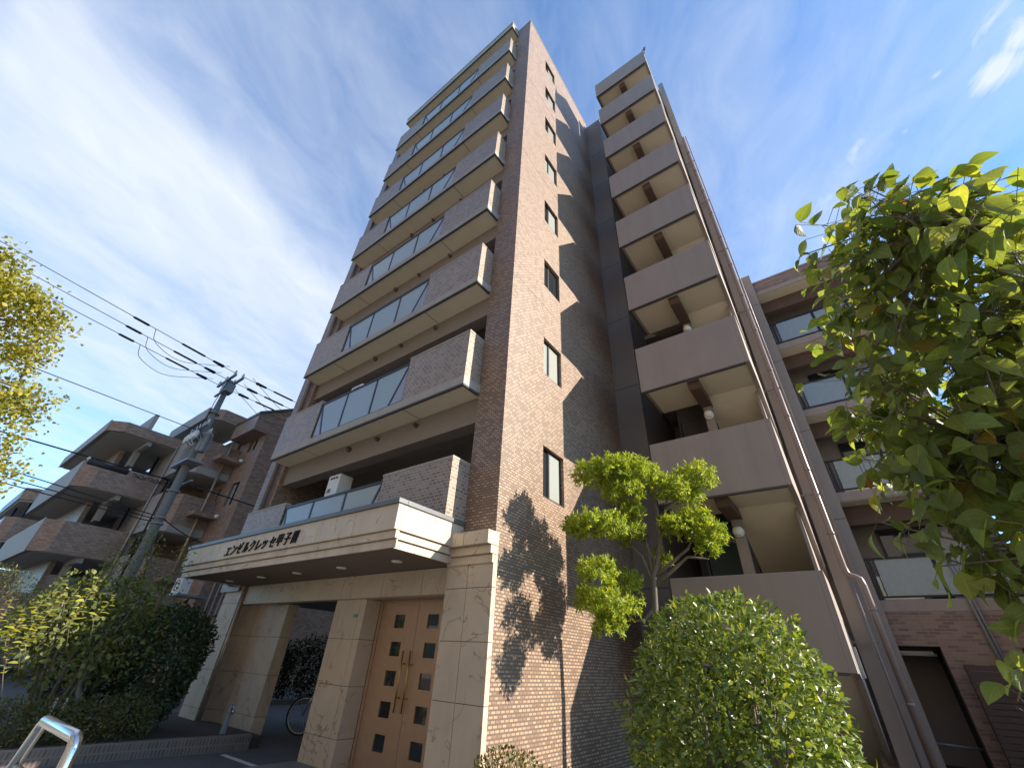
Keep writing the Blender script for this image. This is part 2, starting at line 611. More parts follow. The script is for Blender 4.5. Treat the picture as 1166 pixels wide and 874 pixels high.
# asphalt
m_, t, bs, out = new_mat('asphalt')
asphalt = m_
g = t.n('ShaderNodeNewGeometry')
pos = g.outputs['Position']
a1 = t.noise(pos, 90.0, 3.0, 0.7)
a2 = t.noise(pos, 0.8, 5.0, 0.6)
c = t.mix(a1, (0.07, 0.069, 0.066), (0.15, 0.145, 0.138))
c = t.mix(t.ramp(a2, [(0.4, 0.0), (0.65, 0.45)]), c, (0.055, 0.05, 0.048))
t.l(c, bs.inputs['Base Color'])
bs.inputs['Roughness'].default_value = 0.85
bump(t, bs, a1, 0.4, 0.004)
road_paint = paint_mat('road_paint', (0.55, 0.54, 0.50), var=0.5, streaks=0.2)
pave = paint_mat('grey_paving', (0.20, 0.195, 0.185), 0.75, var=0.25, fine=50)

# ------------------------------------------------------------------ ground
g_ = MB(); g_.face([(-700, -700, 0), (700, -700, 0), (700, 700, 0), (-700, 700, 0)])
structure('ground', g_, asphalt)
g_ = MB(); g_.box(-60, 60, -9.0, -3.25, -0.05, 0.004)  # unseen pale paving added to bounce sunlight up onto shaded faces
structure('bounce_sidewalk', g_, paint_mat('bounce_sidewalk_concrete', (0.36, 0.34, 0.31), 0.8, var=0.3, fine=50))
g_ = MB(); g_.box(-4.0, 0.0, -1.7, 0.6, -0.05, 0.012)
structure('entrance_paving', g_, pave)
g_ = MB(); g_.box(-5.12, -3.95, -0.47, -0.39, -0.02, 0.006)
structure('parking_line', g_, road_paint)
g_ = MB(); g_.box(0.02, 4.9, -2.2, 3.6, -0.1, 0.10)
structure('planting_bed', g_, soil)

# ------------------------------------------------------------------ apartment tower
PITCH = 2.815
SB3 = 5.81


def SB(n_):                       # underside of the floor slab of storey n
    return SB3 + PITCH * (n_ - 3)


ZTOP = 26.2
bld = thing('apartment_building', 'tall brown mosaic-tiled apartment building with stacked balconies, stone entrance canopy and open stair tower', 'building', (0, 0, 0))


def wall_holes(mb, place, a_rng, b_rng, holes, depth):
    """planar wall with rectangular openings and reveals; place(a,b,d) -> 3-D, d = depth inward"""
    As = sorted({a_rng[0], a_rng[1], *[h[0] for h in holes], *[h[1] for h in holes]})
    Bs = sorted({b_rng[0], b_rng[1], *[h[2] for h in holes], *[h[3] for h in holes]})
    for i in range(len(As) - 1):
        for j in range(len(Bs) - 1):
            ca, cb_ = (As[i] + As[i + 1]) / 2, (Bs[j] + Bs[j + 1]) / 2
            if any(h[0] < ca < h[1] and h[2] < cb_ < h[3] for h in holes):
                continue
            mb.face([place(As[i], Bs[j], 0), place(As[i + 1], Bs[j], 0), place(As[i + 1], Bs[j + 1], 0), place(As[i], Bs[j + 1], 0)])
    for a0, a1, b0, b1 in holes:
        P_ = place
        mb.face([P_(a0, b0, 0), P_(a0, b0, depth), P_(a1, b0, depth), P_(a1, b0, 0)])
        mb.face([P_(a0, b1, 0), P_(a1, b1, 0), P_(a1, b1, depth), P_(a0, b1, depth)])
        mb.face([P_(a0, b0, 0), P_(a0, b1, 0), P_(a0, b1, depth), P_(a0, b0, depth)])
        mb.face([P_(a1, b0, 0), P_(a1, b0, depth), P_(a1, b1, depth), P_(a1, b1, 0)])


# side wall (x = 0) with eight windows
WY0, WY1 = 1.305, 2.095
wz = [(4.06 + PITCH * k, 5.10 + PITCH * k) for k in range(8)]
mb = MB()
wall_holes(mb, lambda a, b, d: (-d, a, b), (0.0, 5.45), (0.0, ZTOP), [(WY0, WY1, a, b) for a, b in wz], 0.13)
# front, inner and top faces of the corner block
mb.face([(-0.67, 0, 3.0), (0, 0, 3.0), (0, 0, ZTOP), (-0.67, 0, ZTOP)])
mb.face([(-0.67, 0, 3.0), (-0.67, 0, ZTOP), (-0.67, 5.45, ZTOP), (-0.67, 5.45, 3.0)])
mb.face([(-0.67, 0, ZTOP), (0, 0, ZTOP), (0, 5.45, ZTOP), (-0.67, 5.45, ZTOP)])
# left corner block
mb.box(-8.85, -7.87, 0.0, 20.0, 2.6, ZTOP - 0.1)
mb.build('tile_wall', tile, bld)
mb = MB()
mb.box(-0.685, 0.015, -0.015, 5.46, ZTOP, ZTOP + 0.05)
mb.build('coping', concrete, bld)
for z in (8.93, 14.56, 20.19):
    mb = MB(); mb.box(0.0005, 0.002, 0.002, 5.44, z - 0.009, z + 0.009); mb.build('expansion_joint', joint_m, bld)

for k, (a, b) in enumerate(wz):
    f = MB()
    x0, x1 = -0.125, -0.075
    for yy in ((WY0, WY0 + 0.035), (WY1 - 0.035, WY1)):
        f.box(x0, x1, yy[0], yy[1], a, b)
    f.box(x0, x1, WY0 + 0.035, WY1 - 0.035, b - 0.035, b)
    f.box(x0, x1 + 0.05, WY0 + 0.035, WY1 - 0.035, a, a + 0.035)
    ym = 1.64
    f.box(x0, x1 - 0.008, ym - 0.03, ym + 0.03, a + 0.035, b - 0.035)
    win = f.build('window', alu, bld)
    p1 = MB(); p1.box(-0.115, -0.105, WY0 + 0.035, ym - 0.03, a + 0.035, b - 0.035)
    p1.build('pane', glass if k not in (1, 4) else curtain, win)
    p2 = MB(); p2.box(-0.100, -0.092, ym + 0.03, WY1 - 0.035, a + 0.035, b - 0.035)
    p2.build('pane', curtain if k not in (2,) else glass, win)
    bk = MB(); bk.box(-0.135, -0.127, WY0 - 0.01, WY1 + 0.01, a - 0.01, b + 0.01)
    bk.build('lining', dark_in, win)

# recessed wall, beams and rear mass
mb = MB()
mb.box(-7.87, -0.67, 1.5, 20.0, 2.62, 25.6)
mb.build('recessed_wall', brown_wall, bld)
for n_ in range(2, 10):
    zt = SB(n_ + 1)
    mb = MB(); mb.box(-7.868, -0.672, 0.10, 0.42, zt - 0.56, zt - 0.002)
    mb.build('balcony_beam', brown_wall, bld)
mb = MB(); mb.box(-0.67, 0.775, 5.452, 9.0, 0, 25.86)
zj = 8.67
mb.build('dark_end_panel', dark_panel, bld)
for k in range(-3, 7):
    z = 8.67 + 2.80 * k
    if 0.2 < z < 25.6:
        jm = MB(); jm.box(0.002, 0.772, 5.4475, 5.451, z - 0.012, z + 0.012)
        jm.build('panel_joint', joint_m, bld)

# vents under the slabs: one each, small hooded discs on the beams
vent_m = simple_mat('vent_metal', (0.10, 0.085, 0.07), 0.5, 0.3)
for n_ in range(2, 10):
    for x in (-4.90, -3.80, -2.49):
        zc_ = SB(n_ + 1) - 0.16
        v_ = MB()
        v_.cyl((x, 0.10, zc_), (x, 0.045, zc_), 0.065 if x < -4 else 0.05, 12)
        v_.cyl((x, 0.045, zc_ + 0.02), (x, 0.0, zc_ - 0.015), 0.06 if x < -4 else 0.045, 12, 0.03)
        v_.build('vent', vent_m, bld)

# one balcony with its sub-parts, then copies
def make_balcony(n_):
    z = SB(n_)
    s = MB()
    s.box(-7.87, -0.67, -0.45, 1.5, z + 0.012, z + 0.195)
    s.box(-0.70, -0.64, -0.05, -0.002, z + 0.012, z + 0.20)
    # tile parapets
    s.cur = 1
    zt = z + 1.31
    s.box(-2.48, -0.672, -0.447, -0.33, z + 0.195, zt)
    s.box(-0.79, -0.672, -0.33, -0.003, z + 0.195, zt)
    s.box(-7.868, -6.02, -0.447, -0.33, z + 0.195, zt)
    s.box(-7.868, -7.75, -0.33, -0.003, z + 0.195, zt)
    s.cur = 0
    s.box(-2.49, -0.665, -0.455, -0.32, zt, zt + 0.04)
    s.box(-0.80, -0.665, -0.32, -0.003, zt, zt + 0.04)
    s.box(-7.875, -6.01, -0.455, -0.32, zt, zt + 0.04)
    s.box(-7.875, -7.74, -0.32, -0.003, zt, zt + 0.04)
    b = s.build('balcony', [concrete, tile_bal], bld)
    # soffit and drip edge
    d = MB(); d.box(-7.872, -0.668, -0.452, -0.40, z - 0.03, z + 0.012); d.box(-0.72, -0.668, -0.40, -0.003, z - 0.03, z + 0.012)
    d.build('drip_edge', drip_m, b)
    sf = MB(); sf.box(-7.868, -0.722, -0.40, 0.10, z, z + 0.012)
    sf.build('soffit', cream, b)
    dk = MB()
    for x in (-2.44, -6.35):
        dk.box(x - 0.008, x + 0.008, -0.40, 0.10, z - 0.002, z)
    dk.build('soffit_joint', joint_m, b)
    if n_ == 2:
        pass
    # railing
    r = MB()
    zb, zr = z + 0.225, z + 1.20
    yr0, yr1 = -0.42, -0.38
    r.box(-6.02, -2.48, yr0 - 0.01, yr1 + 0.01, zr, zr + 0.045)
    r.box(-6.02, -2.48, yr0, yr1, zb - 0.03, zb + 0.015)
    xs = [-6.0, -4.84, -3.66, -2.50]
    for x in xs:
        r.box(x - 0.027, x + 0.027, yr0, yr1, zb + 0.015, zr)
    # diagonal bars at both ends
    for xa, xb in ((-5.98, -5.62), (-2.52, -2.98)):
        dx = 0.028
        r.prism([(xa - dx, zr), (xb - dx, zb), (xb + dx, zb), (xa + dx, zr)], yr0 + 0.002, yr1 - 0.002, 'y')
    r.build('railing', alu, b)
    yg0, yg1 = -0.408, -0.396
    gl = MB(); gl.prism([(-5.96, zr), (-5.605, zb), (-4.86, zb), (-4.86, zr)], yg0, yg1, 'y'); gl.build('glass_pane', frost, b)
    gl = MB(); gl.box(-4.82, -3.68, yg0, yg1, zb, zr); gl.build('glass_pane', frost, b)
    gl = MB(); gl.prism([(-3.64, zr), (-3.64, zb), (-2.995, zb), (-2.54, zr)], yg0, yg1, 'y'); gl.build('glass_pane', frost, b)
    gl = MB(); gl.prism([(-5.98, zr - 0.06), (-5.98, zb), (-5.64, zb)], yg0, yg1, 'y'); gl.build('end_pane', frost2, b)
    gl = MB(); gl.prism([(-2.52, zr - 0.05), (-2.96, zb), (-2.52, zb)], yg0, yg1, 'y'); gl.build('end_pane', frost2, b)
    return b


bal = make_balcony(3)
for n_ in (2, 4, 5, 6, 7, 8, 9):
    copy_tree(bal, bld, (0, 0, PITCH * (n_ - 3)))

# balcony doors and windows in the recess
def make_bal_window(x0, x1, z0, z1):
    f = MB()
    y0, y1 = 1.43, 1.498
    f.box(x0, x0 + 0.05, y0, y1, z0, z1); f.box(x1 - 0.05, x1, y0, y1, z0, z1)
    f.box(x0 + 0.05, x1 - 0.05, y0, y1, z1 - 0.05, z1); f.box(x0 + 0.05, x1 - 0.05, y0, y1, z0, z0 + 0.05)
    xm = (x0 + x1) / 2
    f.box(xm - 0.03, xm + 0.03, y0 + 0.005, y1, z0 + 0.05, z1 - 0.05)
    fr = f.build('balcony_window', alu, bld)
    g1 = MB(); g1.box(x0 + 0.05, xm - 0.03, 1.46, 1.47, z0 + 0.05, z1 - 0.05); g1.build('pane', glass, fr)
    g1 = MB(); g1.box(xm + 0.03, x1 - 0.05, 1.45, 1.46, z0 + 0.05, z1 - 0.05); g1.build('pane', curtain, fr)
    return fr


bws = [make_bal_window(-7.55, -5.7, 3.25, 5.02), make_bal_window(-4.75, -3.9, 4.0, 5.02), make_bal_window(-3.05, -1.2, 3.25, 5.02)]
for n_ in range(3, 10):
    for b_ in bws:
        copy_tree(b_, bld, (0, 0, PITCH * (n_ - 2)))

# roof eave above the top balcony
mb = MB()
ze = SB(10)
mb.box(-7.87, -0.67, -0.45, 1.5, ze + 0.01, ze + 0.50)
mb.box(-7.89, -0.655, -0.47, 1.5, ze + 0.50, ze + 0.58)
mb.cur = 1
mb.box(-7.872, -0.668, -0.452, -0.40, ze - 0.03, ze + 0.01)
mb.box(-0.72, -0.668, -0.40, 0.0, ze - 0.03, ze + 0.01)
mb.cur = 2
mb.box(-7.868, -0.722, -0.40, 0.10, ze - 0.004, ze + 0.01)
mb.build('roof_eave', [concrete, drip_m, cream], bld)

# rain pipe down the left corner
mb = MB()
mb.cyl((-8.2, -0.07, 2.7), (-8.2, -0.07, 25.4), 0.06, 12)
for n_ in range(2, 10):
    mb.box(-8.29, -8.11, -0.075, 0.0, SB(n_) + 1.6, SB(n_) + 1.64)
mb.build('drain_pipe', pipe_m, bld)

# ---------------- entrance: column, canopy, pillars, doors
def stacked(mb, x0, x1, y0, y1, zs, xs=None, gap=0.004, inset=0.012):
    """stone panels with open joints round a dark core (core is face set 1)"""
    xs = xs or [x0, x1]
    for i in range(len(xs) - 1):
        for j in range(len(zs) - 1):
            mb.cur = 0
            mb.box(xs[i] + (gap if i else 0), xs[i + 1] - (gap if i < len(xs) - 2 else 0), y0, y1, zs[j] + (gap if j else 0), zs[j + 1] - (gap if j < len(zs) - 2 else 0))
    mb.cur = 1
    mb.box(x0 + inset, x1 - inset, y0 + inset, y1 - inset, zs[0] + 0.001, zs[-1] - 0.001)
    mb.cur = 0


mb = MB()
stacked(mb, -0.83, 0.06, -0.08, 0.012, [0.0, 0.37, 1.035, 1.697, 2.35, 2.66], [-0.83, -0.41, 0.06])
mb.build('corner_column', [stone, joint_m], bld)
mb = MB()
mb.box(-0.83, 0.062, -0.115, 0.012, 2.66, 2.775)
mb.box(-0.83, 0.064, -0.165, 0.012, 2.780, 2.895)
stacked(mb, -0.83, 0.066, -0.25, 0.012, [2.900, 3.095], [-0.83, -0.41, 0.066])
mb.build('column_cornice', [stone, joint_m], bld, 0.006)
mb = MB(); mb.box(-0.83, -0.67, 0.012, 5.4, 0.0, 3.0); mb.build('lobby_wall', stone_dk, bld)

# canopy
mb = MB()
xs = [-7.878, -7.2, -6.2, -5.15, -4.35, -3.9, -2.57, -1.62, -0.662]
for i in range(len(xs) - 1):
    a, b = xs[i] + (0.003 if i else 0), xs[i + 1] - (0.003 if i < len(xs) - 2 else 0)
    mb.box(a, b, -1.36, -1.26, 2.915, 3.262)
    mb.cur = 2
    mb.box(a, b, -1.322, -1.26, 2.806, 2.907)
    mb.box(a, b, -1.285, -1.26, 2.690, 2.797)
    mb.cur = 0
ys = [-1.26, -0.25, 0.10]
for i in range(2):
    a, b = ys[i] + 0.003, ys[i + 1]
    mb.box(-0.77, -0.662, a, b if b < 0 else -0.003, 2.915, 3.262)
    mb.box(-0.77, -0.70, a, b, 2.806, 2.907)
    mb.box(-0.77, -0.735, a, b, 2.690, 2.797)
    mb.box(-7.878, -7.77, a, b, 2.915, 3.262)
    mb.box(-7.845, -7.77, a, b, 2.806, 2.912)
    mb.box(-7.82, -7.77, a, b, 2.690, 2.803)
mb.cur = 1
mb.box(-7.76, -0.78, -1.25, 0.095, 2.72, 3.20)
canopy = mb.build('entrance_canopy', [stone, joint_m, stained], bld, 0.004)
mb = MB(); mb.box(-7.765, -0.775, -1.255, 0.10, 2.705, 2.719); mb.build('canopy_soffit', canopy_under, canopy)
mb = MB()
mb.box(-7.90, -0.64, -1.39, -1.22, 3.264, 3.335)
mb.box(-0.80, -0.64, -1.22, -0.02, 3.264, 3.335)
mb.box(-7.90, -7.74, -1.22, -0.02, 3.264, 3.335)
mb.box(-7.74, -0.80, -1.22, -0.46, 3.201, 3.262)
mb.build('canopy_coping', cap_m, canopy, 0.006)
for x in (-7.13, -5.69, -4.33, -2.91, -1.47):
    mb = MB()
    mb.lathe((x, -0.56, 2.690), [(0.055, 0.0), (0.085, 0.0), (0.085, 0.014)], 20)
    dl = mb.build('downlight', light_m, canopy)


def text_mesh(name, body, size, mat, parent, place, extrude, bold=0.0, shear=0.0, width=None, spacing=1.0):
    cu = bpy.data.curves.new(name, 'FONT')
    cu.body = body
    cu.size = size
    cu.extrude = extrude
    cu.offset = bold
    cu.shear = shear
    cu.resolution_u = 3
    cu.space_character = spacing
    o = bpy.data.objects.new(name, cu)
    COL.objects.link(o)
    dg = bpy.context.evaluated_depsgraph_get()
    me = bpy.data.meshes.new_from_object(o.evaluated_get(dg))
    bpy.data.objects.remove(o)
    co = np.empty(len(me.vertices) * 3, 'f')
    me.vertices.foreach_get('co', co)
    co = co.reshape(-1, 3)
    lo, hi = co.min(0), co.max(0)
    sx = (width / (hi[0] - lo[0])) if width else 1.0
    off = WLOC[parent.name]
    out = [Vector(place((a[0] - lo[0]) * sx, a[1] - lo[1], a[2])) - off for a in co]
    me.vertices.foreach_set('co', np.array(out, 'f').ravel())
    me.update()
    return link_mesh(name, me, mat, parent)


# name in slanted raised letters; each character is its own part of the canopy
chars = 'エンゼルクレッセ甲子園'
X0, X1 = -5.80, -3.08
step = (X1 - X0) / len(chars)
for i, ch in enumerate(chars):
    wch = 0.185 if ch != 'ッ' else 0.15
    hch = 0.185
    text_mesh('letter', ch, 0.215, black_m, canopy,
              (lambda x, y, z, xx=X0 + i * step: (xx + x, -1.372 - z, 2.968 + y * 1.05)), 0.007, 0.002, 0.20, wch + 0.012)

# front beam over the entrance
mb = MB()
stacked(mb, -7.80, -0.835, 0.10, 0.30, [2.32, 2.70], [-7.80, -6.7, -5.55, -4.45, -3.45, -2.55, -1.55, -0.835])
mb.build('entrance_beam', [stone, joint_m], bld)
zs = [0.0, 0.37, 1.035, 1.697, 2.318]
mb = MB(); stacked(mb, -3.95, -3.04, 0.20, 0.52, zs, [-3.95, -3.80, -3.20, -3.04]); mb.build('pillar', [stone, joint_m], bld)
mb = MB(); stacked(mb, -7.32, -6.02, 0.38, 0.62, zs, [-7.32, -6.55, -6.02]); mb.build('pillar', [stone_mid, joint_m], bld)
mb = MB(); stacked(mb, -8.62, -7.78, 0.06, 0.42, [0.0, 0.37, 1.035, 1.697, 2.35, 2.69], [-8.62, -8.1, -7.78]); mb.build('pillar', [stone, joint_m], bld)
# splayed panel between the left pillar and the wall
mb = MB()
for a, b in zip(zs[:-1], zs[1:]):
    mb.prism([(-7.775, 0.13), (-7.29, 0.385), (-7.29, 0.42), (-7.775, 0.42)], a + 0.004, b - 0.004, 'z')
mb.build('splay_panel', stone_dk, bld)
mb = MB()
mb.cyl((-7.66, 0.09, 0.15), (-7.66, 0.09, 2.69), 0.042, 14)
for z in (0.7, 1.5, 2.3):
    mb.cyl((-7.66, 0.09, z), (-7.66, 0.09, z + 0.03), 0.05, 14)
mb.build('drain_pipe', pipe_tan, bld)
# passage ceiling
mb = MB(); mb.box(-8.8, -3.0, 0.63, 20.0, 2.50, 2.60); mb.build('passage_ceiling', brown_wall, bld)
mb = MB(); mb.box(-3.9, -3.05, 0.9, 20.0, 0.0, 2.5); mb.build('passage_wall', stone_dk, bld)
# lobby front around the doors
mb = MB()
mb.box(-3.52, -3.24, 0.53, 0.66, 0.0, 2.318)
mb.box(-3.24, -3.03, 0.53, 0.66, 0.0, 0.105)
mb.box(-3.24, -3.03, 0.53, 0.66, 2.285, 2.318)
mb.box(-3.03, -2.975, 0.52, 0.66, 0.0, 2.318)
mb.box(-2.975, -0.85, 0.53, 0.66, 2.30, 2.318)
mb.box(-1.04, -0.835, 0.53, 0.66, 0.0, 2.318)
mb.box(-3.47, -3.44, 0.515, 0.53, 0.0, 2.318)
mb.box(-3.27, -3.245, 0.515, 0.53, 0.0, 2.318)
mb.build('door_frame', door_m, bld, 0.003)
mb = MB(); mb.box(-3.24, -3.03, 0.58, 0.59, 0.105, 2.285); mb.build('side_light', glass, bld)
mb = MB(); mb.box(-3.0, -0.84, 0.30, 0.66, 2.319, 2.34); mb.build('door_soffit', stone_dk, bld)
for (x0, x1, hx) in ((-2.970, -2.020, -2.16), (-2.012, -1.045, -1.985)):
    xw = x0 + 0.375 if x0 < -2.5 else -1.77
    holes = [(xw, xw + 0.26, 0.27 + 0.405 * k, 0.27 + 0.405 * k + 0.205) for k in range(5)]
    mb = MB()
    wall_holes(mb, lambda a, b, d: (a, 0.545 + d, b), (x0, x1), (0.02, 2.298), holes, 0.022)
    mb.face([(x0, 0.545, 0.02), (x0, 0.545, 2.298), (x0, 0.59, 2.298), (x0, 0.59, 0.02)])
    mb.face([(x1, 0.545, 0.02), (x1, 0.59, 0.02), (x1, 0.59, 2.298), (x1, 0.545, 2.298)])
    leaf = mb.build('entrance_door', door_m, bld)
    for a, b, c_, d_ in holes:
        g1 = MB(); g1.box(a - 0.005, b + 0.005, 0.566, 0.575, c_ - 0.005, d_ + 0.005)
        g1.build('glass_pane', glass, leaf)
    h = MB()
    h.cyl((hx, 0.475, 0.77), (hx, 0.475, 1.57), 0.013, 12)
    for z in (0.95, 1.39):
        h.cyl((hx, 0.475, z), (hx, 0.547, z), 0.011, 10)
        h.cyl((hx, 0.540, z), (hx, 0.546, z), 0.024, 14)
    h.build('handle', brass, leaf)
    if x0 > -2.5:
        h = MB(); h.cyl((-1.965, 0.535, 0.66), (-1.965, 0.546, 0.66), 0.018, 14); h.build('lock', steel, leaf)
mb = MB(); mb.box(-3.0, -0.84, 0.60, 5.0, 0.0, 2.30); mb.build('lobby_core', dark_in, bld)
mb = MB(); mb.box(-3.32, -3.22, 0.185, 0.198, 2.03, 2.08); mb.build('plaque', simple_mat('green_plaque', (0.12, 0.22, 0.17), 0.4), bld)

# ---------------- open stair tower
XS0, XS1 = 1.33, 3.72
YF = 3.75
for n_ in range(1, 10):
    b0 = 7.23 + PITCH * (n_ - 3)
    top = b0 + (1.37 if n_ < 9 else 1.22)
    mb = MB()
    # front and left parapet, landing slab
    mb.box(XS0, XS1 - 0.012, YF, YF + 0.13, b0, top)
    mb.box(XS0, XS0 + 0.12, YF + 0.13, 5.05, b0 + 0.02, top)
    mb.build('stair_parapet', stair_m, bld, 0.006)
    # outer (right) parapet: level along the landing, then down with the flight
    ro = MB()
    L = 4.85
    if n_ < 9:
        sl = 0.70
        ye = 6.55
        poly = [(YF, b0), (L - 0.25, b0), (L + 0.05, b0 - 0.07), (ye, b0 - 0.07 - sl * (ye - L)), (ye, top - sl * (ye - L)), (L + 0.10, top - 0.03), (L - 0.1, top), (YF, top)]
    else:
        poly = [(YF, b0), (6.55, b0), (6.55, top), (YF, top)]
    ro.prism(poly, XS1 - 0.012, XS1 + 0.075, 'x')
    ro.build('stair_side_parapet', stair_m, bld, 0.006)
    lip = MB()
    lip.box(XS0 - 0.004, XS1 - 0.02, YF - 0.004, YF + 0.055, b0 - 0.035, b0 + 0.001)
    lip.box(XS0 - 0.004, XS0 + 0.05, YF + 0.055, 5.05, b0 - 0.035, b0 + 0.015)
    lip.build('drip_edge', drip_m, bld)
    # cream underside: landing slab and, on the right, the flight going down
    so = MB()
    so.box(XS0 + 0.12, XS1 - 0.012, YF + 0.13, 5.09, b0 + 0.03, b0 + 0.19)
    if n_ < 9:
        z0 = b0 + 0.03
        so.prism([(5.09, z0 + 0.16), (5.09, z0), (4.85, z0 - 0.0), (7.05, z0 - 1.42), (7.05, z0 - 1.24)][::-1], 2.60, XS1 - 0.012, 'x')
        so.prism([(5.09, z0), (7.2, z0 + 1.41), (7.2, z0 + 1.59), (5.09, z0 + 0.16)], XS0 + 0.12, 2.42, 'x')
    so.build('stair_soffit', cream, bld)
    if n_ < 9:
        st = MB()
        for k in range(8):
            y = 5.09 + 0.245 * k
            zt = b0 + 0.19 - 0.177 * k
            st.box(2.60, XS1 - 0.012, y, y + 0.245, zt - 0.14, zt + 0.002)
            zt = b0 + 0.19 + 0.176 * (k + 1)
            st.box(XS0 + 0.12, 2.42, y, y + 0.245, zt - 0.14, zt + 0.002)
        st.build('stair_steps', stair_m, bld)
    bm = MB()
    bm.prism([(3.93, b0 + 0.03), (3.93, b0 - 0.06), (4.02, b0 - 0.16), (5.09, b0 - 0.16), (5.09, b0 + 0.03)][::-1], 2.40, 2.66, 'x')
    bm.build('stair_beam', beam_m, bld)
    if n_ < 9:
        pw_ = MB()
        zlo = b0 - PITCH + 0.19 if n_ > 1 else 0.0
        pw_.box(2.44, 2.64, 5.00, 5.16, zlo, b0 - 0.16)
        pw_.build('stair_post', stair_m, bld)
        lp = MB()
        lp.cyl((2.54, 4.998, b0 - 0.42), (2.54, 4.93, b0 - 0.42), 0.11, 18)
        lp.lathe((2.54, 4.90, b0 - 0.42), [(0.03, -0.095), (0.085, -0.06), (0.10, 0.0), (0.085, 0.06), (0.03, 0.095)], 18)
        lp.build('stair_lamp', light_m, bld)
# corridor floors, back wall, doors behind the stairs
for n_ in range(2, 10):
    mb = MB(); mb.box(0.78, XS1 + 0.1, 6.9, 8.6, SB(n_), SB(n_) + 0.19)
    mb.build('corridor_floor', stair_m, bld)
mb = MB(); mb.box(3.65, 3.706, 5.0, 6.9, 1.7, 24.2); mb.build('stair_outer_wall', stair_m, bld)
mb = MB(); mb.box(0.776, 3.62, 8.6, 9.0, 0, 25.4); mb.build('corridor_wall', brown_wall, bld)
for n_ in range(2, 10):
    mb = MB()
    mb.box(1.2, 1.26, 7.55, 8.59, SB(n_) + 0.19, SB(n_ + 1) - 0.002)
    mb.box(1.26, 3.6, 7.58, 7.62, SB(n_) + 2.35, SB(n_ + 1) - 0.002)
    mb.build('corridor_screen', dark_panel, bld)
for n_ in range(2, 10):
    d = MB(); d.box(1.30, 2.20, 7.50, 7.56, SB(n_) + 0.2, SB(n_) + 2.30)
    dr = d.build('exit_door', green_door if n_ == 2 else dark_panel, bld)
    h = MB(); h.cyl((2.08, 7.44, SB(n_) + 1.15), (2.08, 7.50, SB(n_) + 1.15), 0.02, 10); h.build('handle', steel, dr)
    if n_ == 2:
        text_mesh('exit_lettering', '非常口', 0.16, white_text, dr, lambda x, y, z: (1.83 + x, 7.494 - z, 4.36 + y), 0.002, 0.002, 0.0, 0.36)
mb = MB(); mb.box(2.20, 2.42, 7.45, 7.56, 3.19, 5.8); mb.build('door_jamb', stair_m, bld)
# lift shaft wall at the right of the stairs, with its pipes
mb = MB(); mb.box(3.86, 4.085, 6.3, 9.4, 0, 27.2); mb.box(3.62, 3.86, 6.56, 9.4, 0, 27.2); mb.box(3.62, 4.168, 9.4, 15.0, 0, 25.0); mb.build('shaft_wall', stair_m, bld)
pp = MB()
px_, py_ = 4.10, 6.17
pp.tube([(px_, py_, 21.0), (px_, py_, 3.42), (px_ + 0.015, py_, 3.30), (px_ + 0.06, py_, 3.24), (px_ + 0.13, py_, 3.22), (px_ + 0.19, py_, 3.18), (px_ + 0.21, py_, 3.06), (px_ + 0.21, py_, 0.0)], 0.058, 12)
for z in np.arange(1.2, 21, 1.42):
    xx = px_ if z > 3.4 else px_ + 0.21
    pp.cyl((xx, py_, z), (xx, py_, z + 0.05), 0.068, 12)
pp.build('drain_pipe', pipe_m, bld)
pp = MB()
pp.cyl((px_ + 0.10, 6.12, 3.30), (px_ + 0.10, 6.12, 20.9), 0.022, 8)
pp.cyl((px_ + 0.04, 6.12, 0.2), (px_ + 0.04, 6.12, 3.05), 0.022, 8)
for z in np.arange(2.1, 20.5, 2.815):
    pp.box(3.80, px_ + 0.12, 6.16, 6.19, z, z + 0.035)
pp.build('conduit', pipe_m, bld)
mb = MB()
mb.cyl((3.74, 3.86, 25.3), (3.78, 3.9, 25.72), 0.03, 8)
mb.cyl((3.80, 3.86, 25.3), (3.9, 3.9, 25.80), 0.03, 8)
mb.cyl((3.74, 3.9, 25.70), (3.94, 3.9, 25.95), 0.028, 8)
mb.cyl((3.90, 3.9, 25.78), (3.86, 3.9, 26.02), 0.02, 8)
mb.build('roof_bracket', alu, bld)
mb = MB(); mb.cyl((0.42, 6.0, 25.8), (0.42, 6.0, 28.9), 0.018, 8); mb.build('lightning_rod', galv, bld)
mb = MB(); mb.box(3.83, 3.86, 4.3, 4.42, 1.55, 1.95); mb.build('junction_box', galv, bld)

# air conditioner units on the balconies
def ac_unit(x, y, z, rz, label, group=None):
    t_ = thing('air_conditioner', label, 'air conditioner', (x, y, z), group)
    b = MB(); b.box(x - 0.40, x + 0.40, y - 0.15, y + 0.15, z + 0.05, z + 0.62)
    b.build('casing', ac_white, t_, 0.012)
    b = MB()
    b.lathe((x - 0.10, y - 0.150, z + 0.33), [(0.22, 0)], 4) if False else None
    for r_ in (0.08, 0.15, 0.215):
        b.tube([(x - 0.12 + r_ * math.cos(a), y - 0.158, z + 0.33 + r_ * math.sin(a)) for a in np.linspace(0, 2 * math.pi, 21)[:-1]], 0.006, 5, True)
    for a in np.linspace(0, math.pi, 5)[:-1]:
        b.cyl((x - 0.12 - 0.215 * math.cos(a), y - 0.158, z + 0.33 - 0.215 * math.sin(a)), (x - 0.12 + 0.215 * math.cos(a), y - 0.158, z + 0.33 + 0.215 * math.sin(a)), 0.005, 5)
    b.build('fan_grille', alu_silver, t_)
    b = MB(); b.box(x - 0.36, x - 0.26, y - 0.14, y + 0.14, z, z + 0.05); b.box(x + 0.26, x + 0.36, y - 0.14, y + 0.14, z, z + 0.05); b.build('foot', rubber, t_)
    return t_


